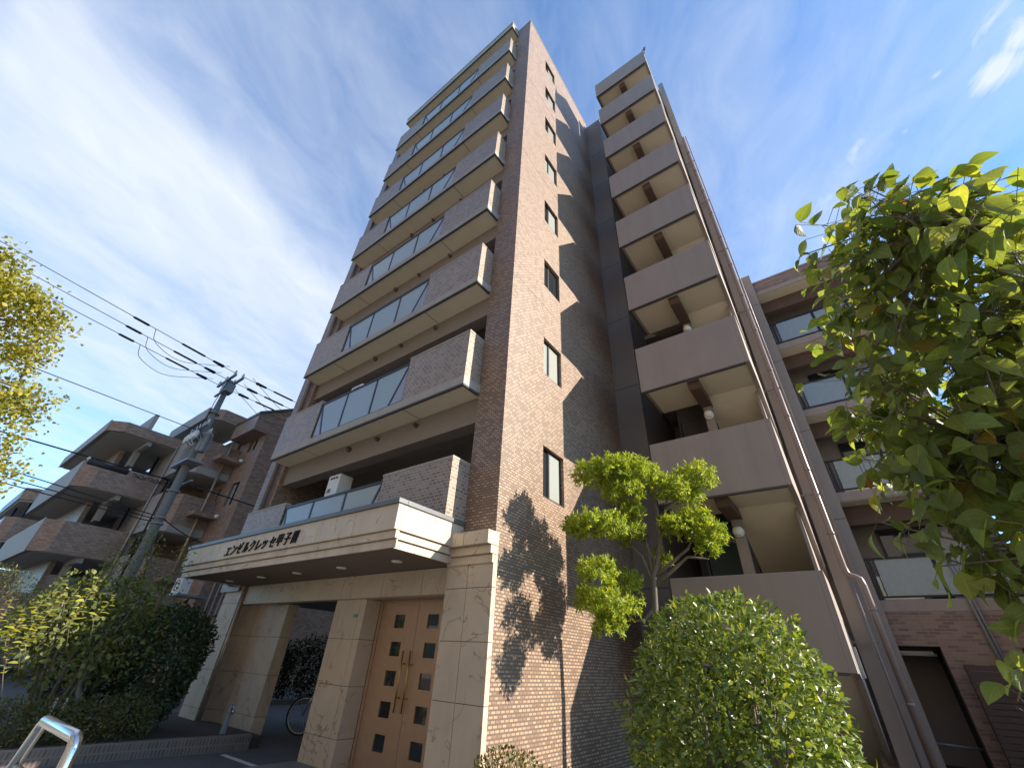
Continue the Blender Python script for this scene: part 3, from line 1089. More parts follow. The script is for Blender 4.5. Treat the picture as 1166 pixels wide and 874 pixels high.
def tall_unit(x, y, z, label):
    t_ = thing('outdoor_unit', label, 'outdoor unit', (x, y, z))
    b = MB(); b.box(x - 0.24, x + 0.24, y - 0.34, y + 0.02, z, z + 0.80); b.build('casing', ac_white, t_, 0.012)
    b = MB()
    for k in range(5):
        b.box(x - 0.17, x - 0.02, y - 0.346, y - 0.341, z + 0.36 + 0.02 * k, z + 0.370 + 0.02 * k)
    for k in range(3):
        b.box(x - 0.15 + 0.11 * k, x - 0.07 + 0.11 * k, y - 0.346, y - 0.341, z + 0.69, z + 0.74)
    b.build('louvre', dark_in, t_)
    b = MB(); b.box(x - 0.2, x + 0.2, y - 0.3, y - 0.0, z - 0.30, z); b.build('stand', galv, t_)
    return t_


tall_unit(-5.42, 0.55, 4.34, 'white box unit standing behind the glass railing of the lowest balcony')
tall_unit(-4.95, 0.15, 6.62, 'white unit just showing above the glass railing of the second balcony')

# ------------------------------------------------------------------ five-storey wing at the right
wing = thing('apartment_wing', 'lower brown apartment block with glass balcony railings behind the stair tower and large-leaved tree', 'building', (6, 10, 0))
YW = 10.1
XR = 7.7
mb = MB()
mb.box(4.17, 4.60, 9.93, 11.5, 0, 15.3)
mb.build('corner_pier', stair_m, wing)
for z in (5.3, 8.1, 10.9, 13.7):
    mb = MB(); mb.box(4.168, 4.602, 9.926, 9.93, z - 0.008, z + 0.008)
    mb.build('pier_joint', joint_m, wing)
mb = MB()
mb.box(4.6, XR, 11.5, 15.0, 0, 14.9)
mb.build('recessed_wall', brown_wall, wing)
for n_ in range(2, 7):
    z = SB(n_)
    mb = MB(); mb.box(4.6, XR, YW, 11.5, z + 0.01, z + (0.27 if n_ < 6 else 0.21))
    sl_ = mb.build('balcony_slab', stair_m, wing)
    if n_ > 2:
        mb = MB(); mb.box(4.602, XR - 0.002, YW + 0.04, YW + 0.55, z - 0.004, z + 0.01); mb.build('soffit', cream, sl_)
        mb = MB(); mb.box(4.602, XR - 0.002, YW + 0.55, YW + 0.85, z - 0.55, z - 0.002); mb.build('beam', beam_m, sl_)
mb = MB(); mb.box(4.6, XR, YW + 0.002, 11.4, 14.476, 14.95); mb.build('roof_parapet', tile_wing, wing)
mb = MB()
mb.box(5.38, 6.7, YW, YW + 0.35, 0, 2.28)
mb.box(4.6, XR, YW + 0.002, YW + 0.35, 2.28, 3.0)
mb.build('tile_face', tile_wing, wing)
mb = MB(); mb.box(4.6, XR + 0.02, YW - 0.02, 11.45, 14.952, 15.01); mb.build('coping', concrete, wing)
mb = MB(); mb.box(4.16, 4.61, 9.92, 11.5, 15.3, 15.34); mb.build('pier_cap', concrete, wing)
def wing_rail(n_):
    z = SB(n_)
    zb, zr = z + 0.36, z + 1.22
    r = MB()
    y0, y1 = YW + 0.02, YW + 0.06
    r.box(4.62, XR - 0.02, y0 - 0.01, y1 + 0.01, zr, zr + 0.05)
    r.box(4.62, XR - 0.02, y0, y1, zb - 0.045, zb)
    xs = [4.70, 5.99, 7.0, XR - 0.05]
    for x in xs:
        r.box(x - 0.035, x + 0.035, y0, y1, zb, zr)
    for x in (4.63, 4.81):
        r.box(x - 0.012, x + 0.012, y0 + 0.01, y1 - 0.01, zb, zr)
    ra = r.build('railing', alu, wing)
    for a, b in ((4.83, 5.95), (6.03, 6.96), (7.04, XR - 0.09)):
        g1 = MB(); g1.box(a, b, YW + 0.034, YW + 0.046, zb, zr); g1.build('glass_pane', frost3, ra)
    return ra
wr = wing_rail(2)
for n_ in (3, 4, 5):
    copy_tree(wr, wing, (0, 0, PITCH * (n_ - 2)))
for n_ in range(2, 6):
    z = SB(n_)
    f = MB()
    f.box(5.2, 7.2, 11.43, 11.498, z + 2.20, z + 2.26); f.box(5.2, 7.2, 11.43, 11.498, z + 0.30, z + 0.35)
    f.box(5.2, 5.26, 11.43, 11.498, z + 0.35, z + 2.20); f.box(7.14, 7.2, 11.43, 11.498, z + 0.35, z + 2.20)
    f.box(6.17, 6.23, 11.44, 11.498, z + 0.35, z + 2.20)
    fw = f.build('window', alu, wing)
    for a, b, mm in ((5.26, 6.17, glass), (6.23, 7.14, curtain)):
        g1 = MB(); g1.box(a, b, 11.46, 11.47, z + 0.35, z + 2.20); g1.build('pane', mm, fw)
mb = MB(); mb.box(4.3, 5.37, YW + 0.36, 15, 2.2, 2.28); mb.build('garage_ceiling', dark_in, wing)
mb = MB(); mb.box(4.3, 7.6, 14.6, 15, 0, 2.2); mb.box(5.38, 5.45, YW + 0.36, 14.6, 0, 2.2); mb.box(4.61, 4.64, 11.5, 14.6, 0, 2.2); mb.build('garage_wall', dark_in, wing)
mb = MB(); mb.cyl((4.5, YW + 0.5, 2.13), (5.3, YW + 0.5, 2.13), 0.03, 8); mb.box(4.55, 5.25, YW + 0.44, YW + 0.56, 2.15, 2.2); mb.build('ceiling_lamp', ac_white, wing)
mb = MB(); mb.cyl((4.3, YW + 0.5, 0.45), (5.38, YW + 0.5, 0.42), 0.025, 8); mb.build('garage_bar', galv, wing)
pp = MB(); pp.tube([(6.10, YW - 0.06, 4.5), (6.22, YW - 0.08, 4.1), (6.26, YW - 0.08, 3.9), (6.26, YW - 0.08, 0)], 0.03, 10)
pp.tube([(6.18, YW - 0.06, 4.4), (6.30, YW - 0.08, 4.0), (6.33, YW - 0.08, 3.8), (6.33, YW - 0.08, 0)], 0.022, 10)
pp.build('conduit', galv, wing)
for k in range(2):
    pp = MB(); pp.cyl((7.5 + 0.12 * k, YW - 0.07, 3.0), (7.5 + 0.12 * k, YW - 0.07, 14.3), 0.04, 10); pp.build('drain_pipe', pipe_m, wing)
ac_unit(5.15, 10.75, SB(2) + 0.28, 0, 'white air conditioner behind the lowest glass railing of the right-hand block')
ac_unit(5.25, 10.75, SB(3) + 0.28, 0, 'white air conditioner behind the second glass railing of the right-hand block')

# dark lattice fence beside the garage opening
fn = thing('lattice_fence', 'dark brown slatted fence panel below the tiled wall beside the garage opening', 'fence', (6.6, 9.6, 0))
for x in (5.62, 7.6):
    mb = MB(); mb.box(x - 0.03, x + 0.03, 9.70, 9.76, 0, 1.92)
    mb.build('post', rust_m, fn)
mb = MB()
for k in range(17):
    mb.box(5.6, 7.65, 9.66, 9.69, 0.1 + 0.108 * k, 0.1 + 0.108 * k + 0.096)
mb.build('slats', rust_m, fn)

# pale neighbour house beyond the right-hand block
hs = thing('neighbour_house', 'pale weatherboarded house partly seen behind the leaves at the right edge', 'house', (9.5, 9, 0))
mb = MB()
mb.box(7.75, 13.0, 8.4, 15, 0, 4.3)
mb.build('wall', white_wall, hs)
mb = MB()
for k in range(30):
    mb.box(7.74, 13.0, 8.385, 8.40, 0.05 + 0.14 * k, 0.05 + 0.14 * k + 0.012)
mb.build('siding_joint', pale_panel, hs)
mb = MB(); mb.prism([(7.4, 4.3), (13.3, 4.3), (10.4, 6.0)], 8.0, 15.2, 'y'); mb.build('roof', cap_m, hs)
f = MB(); f.box(8.1, 9.3, 8.35, 8.384, 2.2, 2.25); f.box(8.1, 9.3, 8.35, 8.384, 3.35, 3.4); f.box(8.1, 8.15, 8.35, 8.384, 2.25, 3.35); f.box(9.25, 9.3, 8.35, 8.384, 2.25, 3.35); f.box(8.68, 8.72, 8.355, 8.384, 2.25, 3.35)
fw = f.build('window', alu_silver, hs)
g1 = MB(); g1.box(8.15, 8.68, 8.36, 8.37, 2.25, 3.35); g1.box(8.72, 9.25, 8.36, 8.37, 2.25, 3.35); g1.build('pane', glass, fw)

# ------------------------------------------------------------------ older apartment block at the left
old = thing('neighbour_apartments', 'low brown tiled apartment block with rounded balconies behind the utility pole', 'building', (-20, 4, 0))
mb = MB()
holes = [(-19.2, -18.3, 9.82 - 2.8 * k, 10.98 - 2.8 * k) for k in range(3)] + [(-20.75, -20.3, 10.1 - 2.8 * k, 10.95 - 2.8 * k) for k in range(3)]
wall_holes(mb, lambda a, b, d: (a, 2.6 + d, b), (-27.0, -17.5), (0.0, 11.2), holes, 0.15)
mb.face([(-17.5, 2.6, 0), (-17.5, 16, 0), (-17.5, 16, 11.2), (-17.5, 2.6, 11.2)])
# sloped-roof parapet block leaning back from the street
mb.prism([(1.9, 10.5), (16.0, 10.5), (16.0, 20.0), (1.9, 11.33)], -20.1, -17.49, 'x')
mb.build('tile_wall', tile_old, old)
mb = MB()
mb.prism([(1.86, 11.33), (16.0, 20.02), (16.0, 20.16), (1.86, 11.47)], -20.2, -17.44, 'x')
mb.build('roof_edge', cap_m, old)
for h in holes:
    a, b, c_, d_ = h
    f = MB()
    y0, y1 = 2.68, 2.73
    f.box(a, a + 0.05, y0, y1, c_, d_); f.box(b - 0.05, b, y0, y1, c_, d_)
    f.box(a + 0.05, b - 0.05, y0, y1, c_, c_ + 0.05); f.box(a + 0.05, b - 0.05, y0, y1, d_ - 0.05, d_)
    xm = (a + b) / 2
    f.box(xm - 0.025, xm + 0.025, y0 + 0.003, y1, c_ + 0.05, d_ - 0.05)
    fw = f.build('window', alu, old)
    g1 = MB(); g1.box(a + 0.05, xm - 0.025, 2.70, 2.71, c_ + 0.05, d_ - 0.05); g1.build('pane', curtain, fw)
    g1 = MB(); g1.box(xm + 0.025, b - 0.05, 2.70, 2.71, c_ + 0.05, d_ - 0.05); g1.build('pane', glass, fw)
for k in range(3):
    mb = MB(); mb.box(-20.6, -19.15, 1.55, 2.598, 9.20 - 2.8 * k, 9.40 - 2.8 * k); mb.build('window_ledge', tile_old, old, 0.01)
    mb = MB(); mb.lathe((-18.9, 2.45, 9.28 - 2.8 * k), [(0.04, -0.08), (0.10, -0.03), (0.10, 0.05), (0.03, 0.1)], 12); mb.build('wall_lamp', light_m, old)
# octagonal balconies
def octa(x0, xr, yf, yb, ch):
    return [(x0, yf), (xr - ch, yf), (xr, yf + ch), (xr, yb), (x0, yb)]
def octa_band(mb, x0, xr, yf, yb, ch, z0, z1, tk=0.15):
    o = octa(x0, xr, yf, yb, ch); i_ = octa(x0, xr - tk, yf + tk, yb, ch * 0.95)
    for a, b, c_, d_ in ((o[0], o[1], i_[1], i_[0]), (o[1], o[2], i_[2], i_[1]), (o[2], o[3], i_[3], i_[2])):
        mb.prism([a, b, c_, d_], z0, z1, 'z')
for k in range(4):
    dz = -2.8 * k
    mb = MB()
    if k == 0:
        octa_band(mb, -26.0, -20.0, 0.55, 2.59, 0.55, 11.42, 11.95)
    octa_band(mb, -26.0, -20.02, 0.57, 2.59, 0.55, 8.75 + dz, 10.15 + dz)
    bb = mb.build('rounded_balcony', tile_old, old)
    mb = MB()
    mb.prism(octa(-26.0, -19.97, 0.52, 2.585, 0.56), 8.42 + dz, 8.748 + dz, 'z')
    mb.build('slab', pale_panel, bb)
    mb = MB()
    mb.prism(octa(-25.95, -20.1, 0.7, 2.58, 0.5), 8.40 + dz, 8.419 + dz, 'z')
    if k == 0:
        mb.prism(octa(-26.0, -20.02, 0.57, 2.585, 0.55), 11.36, 11.418, 'z')
        mb.lathe((-22.0, 1.6, 11.30), [(0.1, 0), (0.16, 0.02), (0.16, 0.06)], 12)
    mb.build('soffit', grey_soffit, bb)
    mb = MB(); mb.box(-26.0, -20.65, 0.515, 0.545, 8.76 + dz, 10.2 + dz)
    if k == 0:
        mb.box(-26.0, -20.6, 0.50, 0.545, 11.3, 12.0)
    mb.build('front_panel', pale_panel, bb)
mb = MB(); mb.cyl((-19.86, 2.05, 0), (-19.86, 2.05, 11.45), 0.055, 10); mb.build('drain_pipe', pipe_tan, old)
mb = MB(); mb.cyl((-22.38, 0.45, 0), (-22.38, 0.45, 10.1), 0.055, 10); mb.build('drain_pipe', pipe_tan, old)
# street wing with long rounded balconies
for k in range(4):
    z0, z1 = [(9.98, 10.5), (7.17, 8.33), (4.38, 5.66), (1.58, 2.86)][k]
    mb = MB(); octa_band(mb, -32.5, -22.5, -2.42, 0.75, 0.55, z0, z1)
    bb = mb.build('rounded_balcony', tile_old, old)
    mb = MB(); mb.box(-32.5, -23.08, -2.46, -2.425, z0 - 0.05, z1 + 0.06); mb.build('front_panel', pale_panel, bb)
    mb = MB(); mb.prism(octa(-32.5, -22.65, -2.25, 0.75, 0.5), z0 - 0.02, z0 + 0.12, 'z'); mb.build('soffit', grey_soffit, bb)
    mb = MB(); mb.box(-25.0, -22.7, -0.75, -0.55, z0 - 0.22, z0 - 0.021); mb.box(-25.0, -24.2, -0.75, -0.55, z0 - 1.0, z0 - 0.22); mb.build('bracket', pale_panel, bb)
mb = MB(); mb.box(-32.5, -25.2, -1.2, -1.0, 0, 9.95); mb.box(-32.5, -28.0, 0.7, 0.9, 0, 9.95); mb.box(-25.3, -23.3, 0.75, 2.6, 0, 9.97); mb.build('inner_wall', tile_old, old)
mb = MB(); mb.box(-24.2, -22.9, 0.55, 0.74, 7.3, 9.9); mb.box(-24.2, -22.9, 0.55, 0.74, 4.5, 7.1); mb.build('shutter', galv, old)
mb = MB()
for z0 in (7.3, 4.5):
    mb.cyl((-24.4, 0.3, z0), (-24.4, 0.3, z0 + 2.6), 0.05, 8)
mb.build('corridor_post', alu, old)
mb = MB(); mb.box(-27.0, -22.5, -1.1, -0.92, 10.5, 11.35); mb.build('roof_fin', pale_panel, old)
# pipes and bracket unit on the near side wall
mb = MB()
for k in range(3):
    mb.cyl((-17.44, 3.0 + 0.22 * k, 0), (-17.44, 3.0 + 0.22 * k, 4.3), 0.04, 8)
mb.build('conduit', pipe_tan, old)
for k in range(3):
    mb = MB()
    mb.tube([(-17.4, 2.9 + 0.10 * k, 4.2), (-17.4, 2.86 + 0.1 * k, 4.9), (-17.4, 3.1 + 0.1 * k, 5.15 + 0.08 * k), (-17.4, 3.5 + 0.1 * k, 5.1)], 0.03, 8)
    mb.build('conduit', galv, old)
t_ = thing('wall_air_conditioner', 'grey air conditioner on a wall bracket beside the canopy end', 'air conditioner', (-17.0, 1.75, 3.0))
mb = MB(); mb.box(-17.35, -16.65, 1.55, 1.9, 3.06, 3.62); mb.build('casing', ac_white, t_, 0.01)
mb = MB(); mb.tube([(-17.0 + 0.2 * math.cos(a), 1.54, 3.34 + 0.2 * math.sin(a)) for a in np.linspace(0, 6.283, 17)[:-1]], 0.012, 5, True); mb.build('fan_grille', alu, t_)
mb = MB(); mb.box(-17.5, -16.5, 1.5, 2.6, 2.98, 3.05); mb.build('bracket', galv, t_)

# the block further down the street
far = thing('far_apartments', 'distant brown apartment block whose rounded balcony ends show past the left-hand building', 'building', (-38, -2, 0))
for z0, z1 in ((8.35, 9.05), (6.0, 7.28), (3.2, 4.5)):
    mb = MB(); mb.prism(octa(-44, -35.0, -2.95, -0.5, 0.5), z0, z1, 'z'); bb = mb.build('rounded_balcony', tile_old, far)
    mb = MB(); mb.prism(octa(-44, -35.1, -2.85, -0.5, 0.5), z0 - 0.12, z0 - 0.002, 'z'); mb.build('soffit', grey_soffit, bb)
mb = MB()
for x, y in ((-35.4, -2.3), (-38, -2.6)):
    mb.cyl((x, y, 0), (x, y, 8.3), 0.06, 8)
mb.build('corridor_post', alu, far)
mb = MB(); mb.box(-44, -37, -0.5, 4, 0, 8.2); mb.build('wall', tile_old, far)

# ------------------------------------------------------------------ utility pole and lines
PX, PY, PZ = -15.5, -0.4, 11.3
pole = thing('utility_pole', 'grey concrete utility pole with transformers and crossarms, left of the stone canopy', 'utility pole', (PX, PY, 0))
mb = MB(); mb.tube([(PX, PY, 0), (PX, PY, 6), (PX, PY, PZ)], [0.165, 0.15, 0.10], 16); mb.build('shaft', pole_m, pole)
mb = MB()
mb.box(PX - 0.9, PX + 0.9, PY - 0.20, PY - 0.11, PZ - 0.12, PZ - 0.03)
mb.box(PX - 0.9, PX + 0.9, PY + 0.11, PY + 0.20, PZ - 0.12, PZ - 0.03)
mb.box(PX - 0.55, PX + 0.55, PY - 0.19, PY - 0.11, PZ - 0.75, PZ - 0.68)
mb.build('crossarm', galv, pole)
mb = MB(); mb.box(PX - 0.20, PX + 0.24, PY - 0.18, PY + 0.22, PZ - 0.62, PZ - 0.2); mb.build('switch_box', galv, pole, 0.02)
for x in (-0.8, -0.1, 0.75):
    for sgn in (-1, 1):
        mb = MB()
        mb.lathe((PX + x, PY + 0.16 * sgn, PZ - 0.03), [(0.03, 0), (0.06, 0.03), (0.035, 0.06), (0.06, 0.10), (0.035, 0.13), (0.05, 0.17), (0.015, 0.24)], 10)
        mb.build('insulator', ins_m, pole)
def transformer(x, y, z):
    mb = MB(); mb.lathe((x, y, z), [(0.0, 0), (0.16, 0.0), (0.18, 0.04), (0.18, 0.72), (0.195, 0.73), (0.195, 0.78), (0.13, 0.84), (0.0, 0.85)], 18)
    t_ = mb.build('transformer', galv, pole)
    mb = MB()
    for k in range(8):
        a = k * math.pi / 4
        mb.box(x + 0.19 * math.cos(a) - 0.012, x + 0.19 * math.cos(a) + 0.012, y + 0.19 * math.sin(a) - 0.012, y + 0.19 * math.sin(a) + 0.012, z + 0.06, z + 0.68)
    mb.build('cooling_fin', galv, t_)
    for dx in (-0.10, 0.0, 0.10):
        mb = MB(); mb.lathe((x + dx, y, z + 0.84), [(0.02, 0), (0.05, 0.03), (0.025, 0.06), (0.05, 0.09), (0.012, 0.2)], 8); mb.build('bushing', ins_m, t_)
transformer(PX - 0.52, PY - 0.05, 7.35)
transformer(PX + 0.50, PY + 0.05, 7.75)
mb = MB()
mb.box(PX - 0.85, PX + 0.85, PY - 0.30, PY + 0.26, 7.25, 7.33)
mb.box(PX - 0.9, PX + 0.9, PY - 0.26, PY - 0.18, 8.75, 8.83)
mb.box(PX - 0.6, PX + 0.6, PY + 0.2, PY + 0.28, 6.6, 6.66)
for z in (6.2, 5.2, 5.0, 8.3, 9.6):
    mb.cyl((PX, PY, z), (PX, PY, z + 0.06), 0.215, 14)
mb.build('bracket', galv, pole)
for k in range(5):
    mb = MB(); mb.lathe((PX - 0.8 + 0.4 * k, PY - 0.22, 8.83), [(0.03, 0), (0.06, 0.04), (0.03, 0.08), (0.05, 0.12), (0.015, 0.2)], 8); mb.build('insulator', ins_m, pole)
mb = MB()
for k in range(6):
    x = PX - 0.7 + 0.28 * k
    mb.tube([(x, PY - 0.22, 9.0), (x + 0.05, PY - 0.4, 8.9), (x - 0.03, PY - 0.33, 8.5), (x + 0.02, PY - 0.12, 8.25)], 0.014, 6)
mb.tube([(PX + 0.2, PY - 0.2, 8.9), (PX + 0.24, PY - 0.24, 10.0), (PX + 0.5, PY - 0.2, PZ - 0.1)], 0.016, 6)
mb.tube([(PX - 0.25, PY - 0.15, 7.3), (PX - 0.25, PY - 0.2, 6.3), (PX - 0.2, PY - 0.18, 3)], 0.03, 6)
mb.build('jumper_cable', wire_m, pole)
for k in range(7):
    a = 0.5 * k
    mb = MB(); mb.lathe((PX - 0.55 + 0.19 * k, PY - 0.34, 8.20 + 0.05 * (k % 2)), [(0.05, 0), (0.07, 0.05), (0.07, 0.26), (0.03, 0.32)], 10); mb.build('cutout', ac_white if k % 2 else ins_m, pole)


def sag_line(p0, p1, sag, n_=24):
    p0, p1 = Vector(p0), Vector(p1)
    out = []
    for i in range(n_ + 1):
        s = i / n_
        q_ = p0.lerp(p1, s)
        q_.z -= sag * 4 * s * (1 - s)
        out.append(q_)
    return out


def smooth(pts, k=5):
    P_ = [Vector(q_) for q_ in pts]
    P_ = [P_[0] * 2 - P_[1]] + P_ + [P_[-1] * 2 - P_[-2]]
    out = []
    for i in range(1, len(P_) - 2):
        a, b, c_, d_ = P_[i - 1:i + 3]
        for s in range(k):
            t_ = s / k
            out.append(0.5 * (2 * b + (c_ - a) * t_ + (2 * a - 5 * b + 4 * c_ - d_) * t_ ** 2 + (3 * b - a - 3 * c_ + d_) * t_ ** 3))
    return out + [P_[-2]]


G = 'power lines strung from the utility pole'
def dead_end(mb, pts):
    """black clamps on the first stretch of a line"""
    a, b = Vector(pts[0]), Vector(pts[1])
    d = (b - a).normalized()
    mb.tube([a + d * 0.5, a + d * 0.55, a + d * 0.95, a + d * 1.0], [0.02, 0.07, 0.05, 0.02], 8)
    mb.tube([a + d * 1.3, a + d * 1.35, a + d * 2.2, a + d * 2.25], [0.02, 0.04, 0.04, 0.02], 8)
    mb.tube([a + d * 3.4, a + d * 3.45, a + d * 3.9, a + d * 3.95], [0.02, 0.045, 0.045, 0.02], 8)
names = ['uppermost', 'middle', 'lowest']
for i, x in enumerate((0.85, -0.0, -0.85)):
    for sgn in (-1, 1):
        p0 = (PX + x, PY + 0.2 * sgn, PZ)
        if sgn < 0:
            p1 = (PX + x * 1.0 + 6.3, -32.0, PZ)
        else:
            p1 = (PX + x + 1.5, 34.0, PZ + 0.2)
        pts = sag_line(p0, p1, 0.30)
        mb = MB(); mb.tube(pts, 0.012, 6)
        dead_end(mb, pts)
        # looped jumper
        d = (pts[1] - pts[0]).normalized()
        a, b = Vector(p0) + d * 0.3 + Vector((0, 0, 0.15)), Vector(p0) + d * 3.2
        lp = [a, a.lerp(b, 0.25) - Vector((0, 0, 0.35)), a.lerp(b, 0.6) - Vector((0, 0, 0.75)), a.lerp(b, 0.92) - Vector((0, 0, 0.5)), b]
        mb.tube(smooth(lp), 0.010, 6)
        o = mb.build('power_line', wire_m, origin=p0)
        side = 'running left to the yellow-green tree' if sgn < 0 else 'running right behind the tower'
        tag(o, '%s black high-voltage wire at the pole top %s' % (names[i], side), 'power line', G)

lows = [((PX - 0.15, PY - 0.2, 6.62), (PX + 3.0, -30, 6.2), 0.1, 0.024, 'thick low cable with the black splice box, left of the pole'),
        ((PX + 0.15, PY - 0.2, 5.25), (PX + 5.2, -30, 7.2), 0.2, 0.016, 'upper of the thin low wires crossing the left balcony block'),
        ((PX + 0.10, PY - 0.2, 5.15), (PX + 5.0, -30, 6.6), 0.25, 0.016, 'middle one of the thin low wires crossing the left balcony block'),
        ((PX + 0.05, PY - 0.2, 5.05), (PX + 4.8, -30, 6.2), 0.25, 0.016, 'lower of the thin low wires crossing the left balcony block'),
        ((PX + 0.0, PY - 0.2, 8.7), (PX + 4.2, -30, 8.1), 0.15, 0.014, 'single thin wire meeting the pole at transformer height'),
        ((PX, PY + 0.2, 6.62), (-15.0, 30, 6.4), 0.3, 0.026, 'thick cable running right from the pole past the tiled wall'),
        ((PX, PY + 0.2, 5.2), (-17.3, 3.4, 5.0), 0.25, 0.018, 'short service wire drooping from the pole to the side wall conduits')]
for a, b, s, r_, lab in lows:
    mb = MB(); pts = sag_line(a, b, s); mb.tube(pts, r_, 6)
    o = mb.build('cable', wire_m, origin=a)
    tag(o, lab, 'cable', G)
pts = sag_line(*lows[0][:3], 200)
def atY(y):
    return min(pts, key=lambda q_: abs(q_.y - y))
mb = MB(); a, b = atY(-1.95), atY(-3.15)
mb.tube([a + Vector((0, 0, -0.14)), a.lerp(b, 0.02) + Vector((0, 0, -0.14)), a.lerp(b, 0.98) + Vector((0, 0, -0.14)), b + Vector((0, 0, -0.14))], [0.06, 0.095, 0.095, 0.06], 12)
o = mb.build('splice_box', rubber, origin=tuple(a))
tag(o, 'black cylindrical cable splice box hung below the thick low cable', 'splice box')
mb = MB()
for e in (a, b):
    mb.cyl(e, e + Vector((0, 0, -0.14)), 0.03, 6)
    mb.lathe(e + Vector((0, 0, -0.05)), [(0.03, -0.06), (0.06, 0), (0.03, 0.06)], 8)
mb.build('hanger', ins_m, o)
mb = MB()
c0 = atY(-1.8); c1 = atY(-0.7)
for k in range(3):
    pp_ = [c0.lerp(c1, s) + Vector((0.03 * math.sin(9 * s + k), 0, -0.10 - 0.14 * abs(math.sin(7 * s + 1.3 * k)))) for s in np.linspace(0, 1, 16)]
    mb.tube(pp_, 0.012, 5)
o2 = mb.build('loose_cable', wire_m, o)

# ------------------------------------------------------------------ things on the ground
# stainless barrier rail
rl = thing('barrier_rail', 'stainless steel tube barrier in the near left corner', 'barrier', (0.1, -4.0, 0))
mb = MB()
zr = 1.05
mb.tube([(-1.02, -4.0, 0.0), (-0.62, -4.0, 0.62), (-0.36, -4.0, 1.0), (-0.345, -4.0, 1.025), (-0.31, -4.0, zr), (0.40, -4.0, zr), (0.435, -4.0, 1.035), (0.45, -4.0, 1.0), (0.46, -4.0, 0.0)], 0.03, 14)
mb.build('hoop', steel, rl)
mb = MB(); mb.cyl((-0.50, -4.0, 0.82), (0.46, -4.0, 0.82), 0.018, 12); mb.build('cross_bar', steel, rl)
mb = MB(); mb.cyl((-1.02, -4, 0), (-1.02, -4, 0.012), 0.07, 14); mb.cyl((0.46, -4, 0), (0.46, -4, 0.012), 0.07, 14); mb.build('base_plate', steel, rl)

# planter
pl_ = thing('planter', 'low brown-tiled planter wall holding the shrubs left of the entrance', 'planter', (-6, -2, 0))
edge = [(-5.28, 0.05), (-5.36, -0.6), (-5.45, -1.2), (-5.53, -2.0), (-5.6, -3.0), (-5.8, -3.8), (-6.3, -4.5), (-7.1, -4.9), (-8.3, -5.1), (-10, -5.2)]
mb = MB()
for (a, b) in zip(edge[:-1], edge[1:]):
    a_, b_ = Vector((*a, 0)), Vector((*b, 0))
    nrm = (b_ - a_).normalized().cross(Vector((0, 0, 1))) * 0.14
    mb.prism([a, b, (b[0] + nrm.x, b[1] + nrm.y), (a[0] + nrm.x, a[1] + nrm.y)], 0, 0.21, 'z')
mb.build('wall', tile_planter, pl_)
mb = MB(); mb.prism([(-10, 0.3)] + [(x - 0.08, y + 0.02) for x, y in reversed(edge)] + [(-5.4, 0.3)], 0.0, 0.17, 'z'); mb.build('earth', soil, pl_)

t_ = thing('water_standpipe', 'short grey standpipe with a tap standing in the planter corner', 'standpipe', (-5.9, -0.18, 0.15))
mb = MB(); mb.box(-5.94, -5.86, -0.22, -0.14, 0.1, 0.60); mb.build('post', galv, t_, 0.012)
mb = MB(); mb.tube([(-5.86, -0.18, 0.53), (-5.80, -0.18, 0.53), (-5.78, -0.18, 0.50), (-5.78, -0.18, 0.46)], 0.014, 8); mb.cyl((-5.82, -0.18, 0.53), (-5.82, -0.18, 0.58), 0.012, 8); mb.cyl((-5.85, -0.18, 0.585), (-5.79, -0.18, 0.585), 0.008, 6); mb.build('tap', steel, t_)
for k, (x, y, lab) in enumerate(((-6.52, -2.60, 'left one of two white marker stakes standing in the low hedge'), (-6.49, -2.48, 'right one of two white marker stakes standing in the low hedge'))):
    mb = MB(); mb.cyl((x, y, 0.1), (x, y, 0.66), 0.018, 8); mb.lathe((x, y, 0.66), [(0.018, 0), (0.02, 0.02), (0.0, 0.035)], 8)
    tag(mb.build('marker_stake', ac_white, origin=(x, y, 0.15)), lab, 'stake', 'white stakes in the hedge')

# bicycle behind the opening
bk = thing('bicycle', 'bicycle parked in the shade behind the square stone pillar', 'bicycle', (-5.7, 1.6, 0))
bx, by = -6.13, 1.48
dirv = Vector((0.75, 0.66, 0)).normalized()
def wheel(c):
    w_ = MB(); pts = [Vector(c) + dirv * 0.32 * math.cos(a) + Vector((0, 0, 0.32 * math.sin(a))) for a in np.linspace(0, 2 * math.pi, 29)[:-1]]
    w_.tube(pts, 0.019, 8, True)
    ob = w_.build('wheel', rubber, bk)
    s_ = MB(); pts = [Vector(c) + dirv * 0.295 * math.cos(a) + Vector((0, 0, 0.295 * math.sin(a))) for a in np.linspace(0, 2 * math.pi, 29)[:-1]]
    s_.tube(pts, 0.009, 6, True)
    for a in np.linspace(0, 2 * math.pi, 17)[:-1]:
        s_.cyl(Vector(c), Vector(c) + dirv * 0.29 * math.cos(a) + Vector((0, 0, 0.29 * math.sin(a))), 0.0022, 4)
    s_.build('rim', alu_silver, ob)
wf = Vector((bx, by, 0.345)); wb = wf + dirv * 1.08
wheel(wf); wheel(wb)
mb = MB()
hd = wf + dirv * 0.17 + Vector((0, 0, 0.47)); bbk = wf + dirv * 0.62 + Vector((0, 0, -0.03)); stp = wf + dirv * 0.78 + Vector((0, 0, 0.40))
for a, b in ((hd, bbk), (hd - Vector((0, 0, 0.08)), stp - Vector((0, 0, 0.12))), (bbk, stp), (bbk, wb), (stp, wb)):
    mb.cyl(a, b, 0.017, 8)
mb.build('frame', alu_silver, bk)
mb = MB(); mb.cyl(wf + Vector((0.03, -0.03, 0)), hd + Vector((0.02, -0.02, 0)), 0.012, 8); mb.cyl(hd, hd + Vector((0, 0, 0.22)) - dirv * 0.04, 0.013, 8); mb.build('fork', steel, bk)
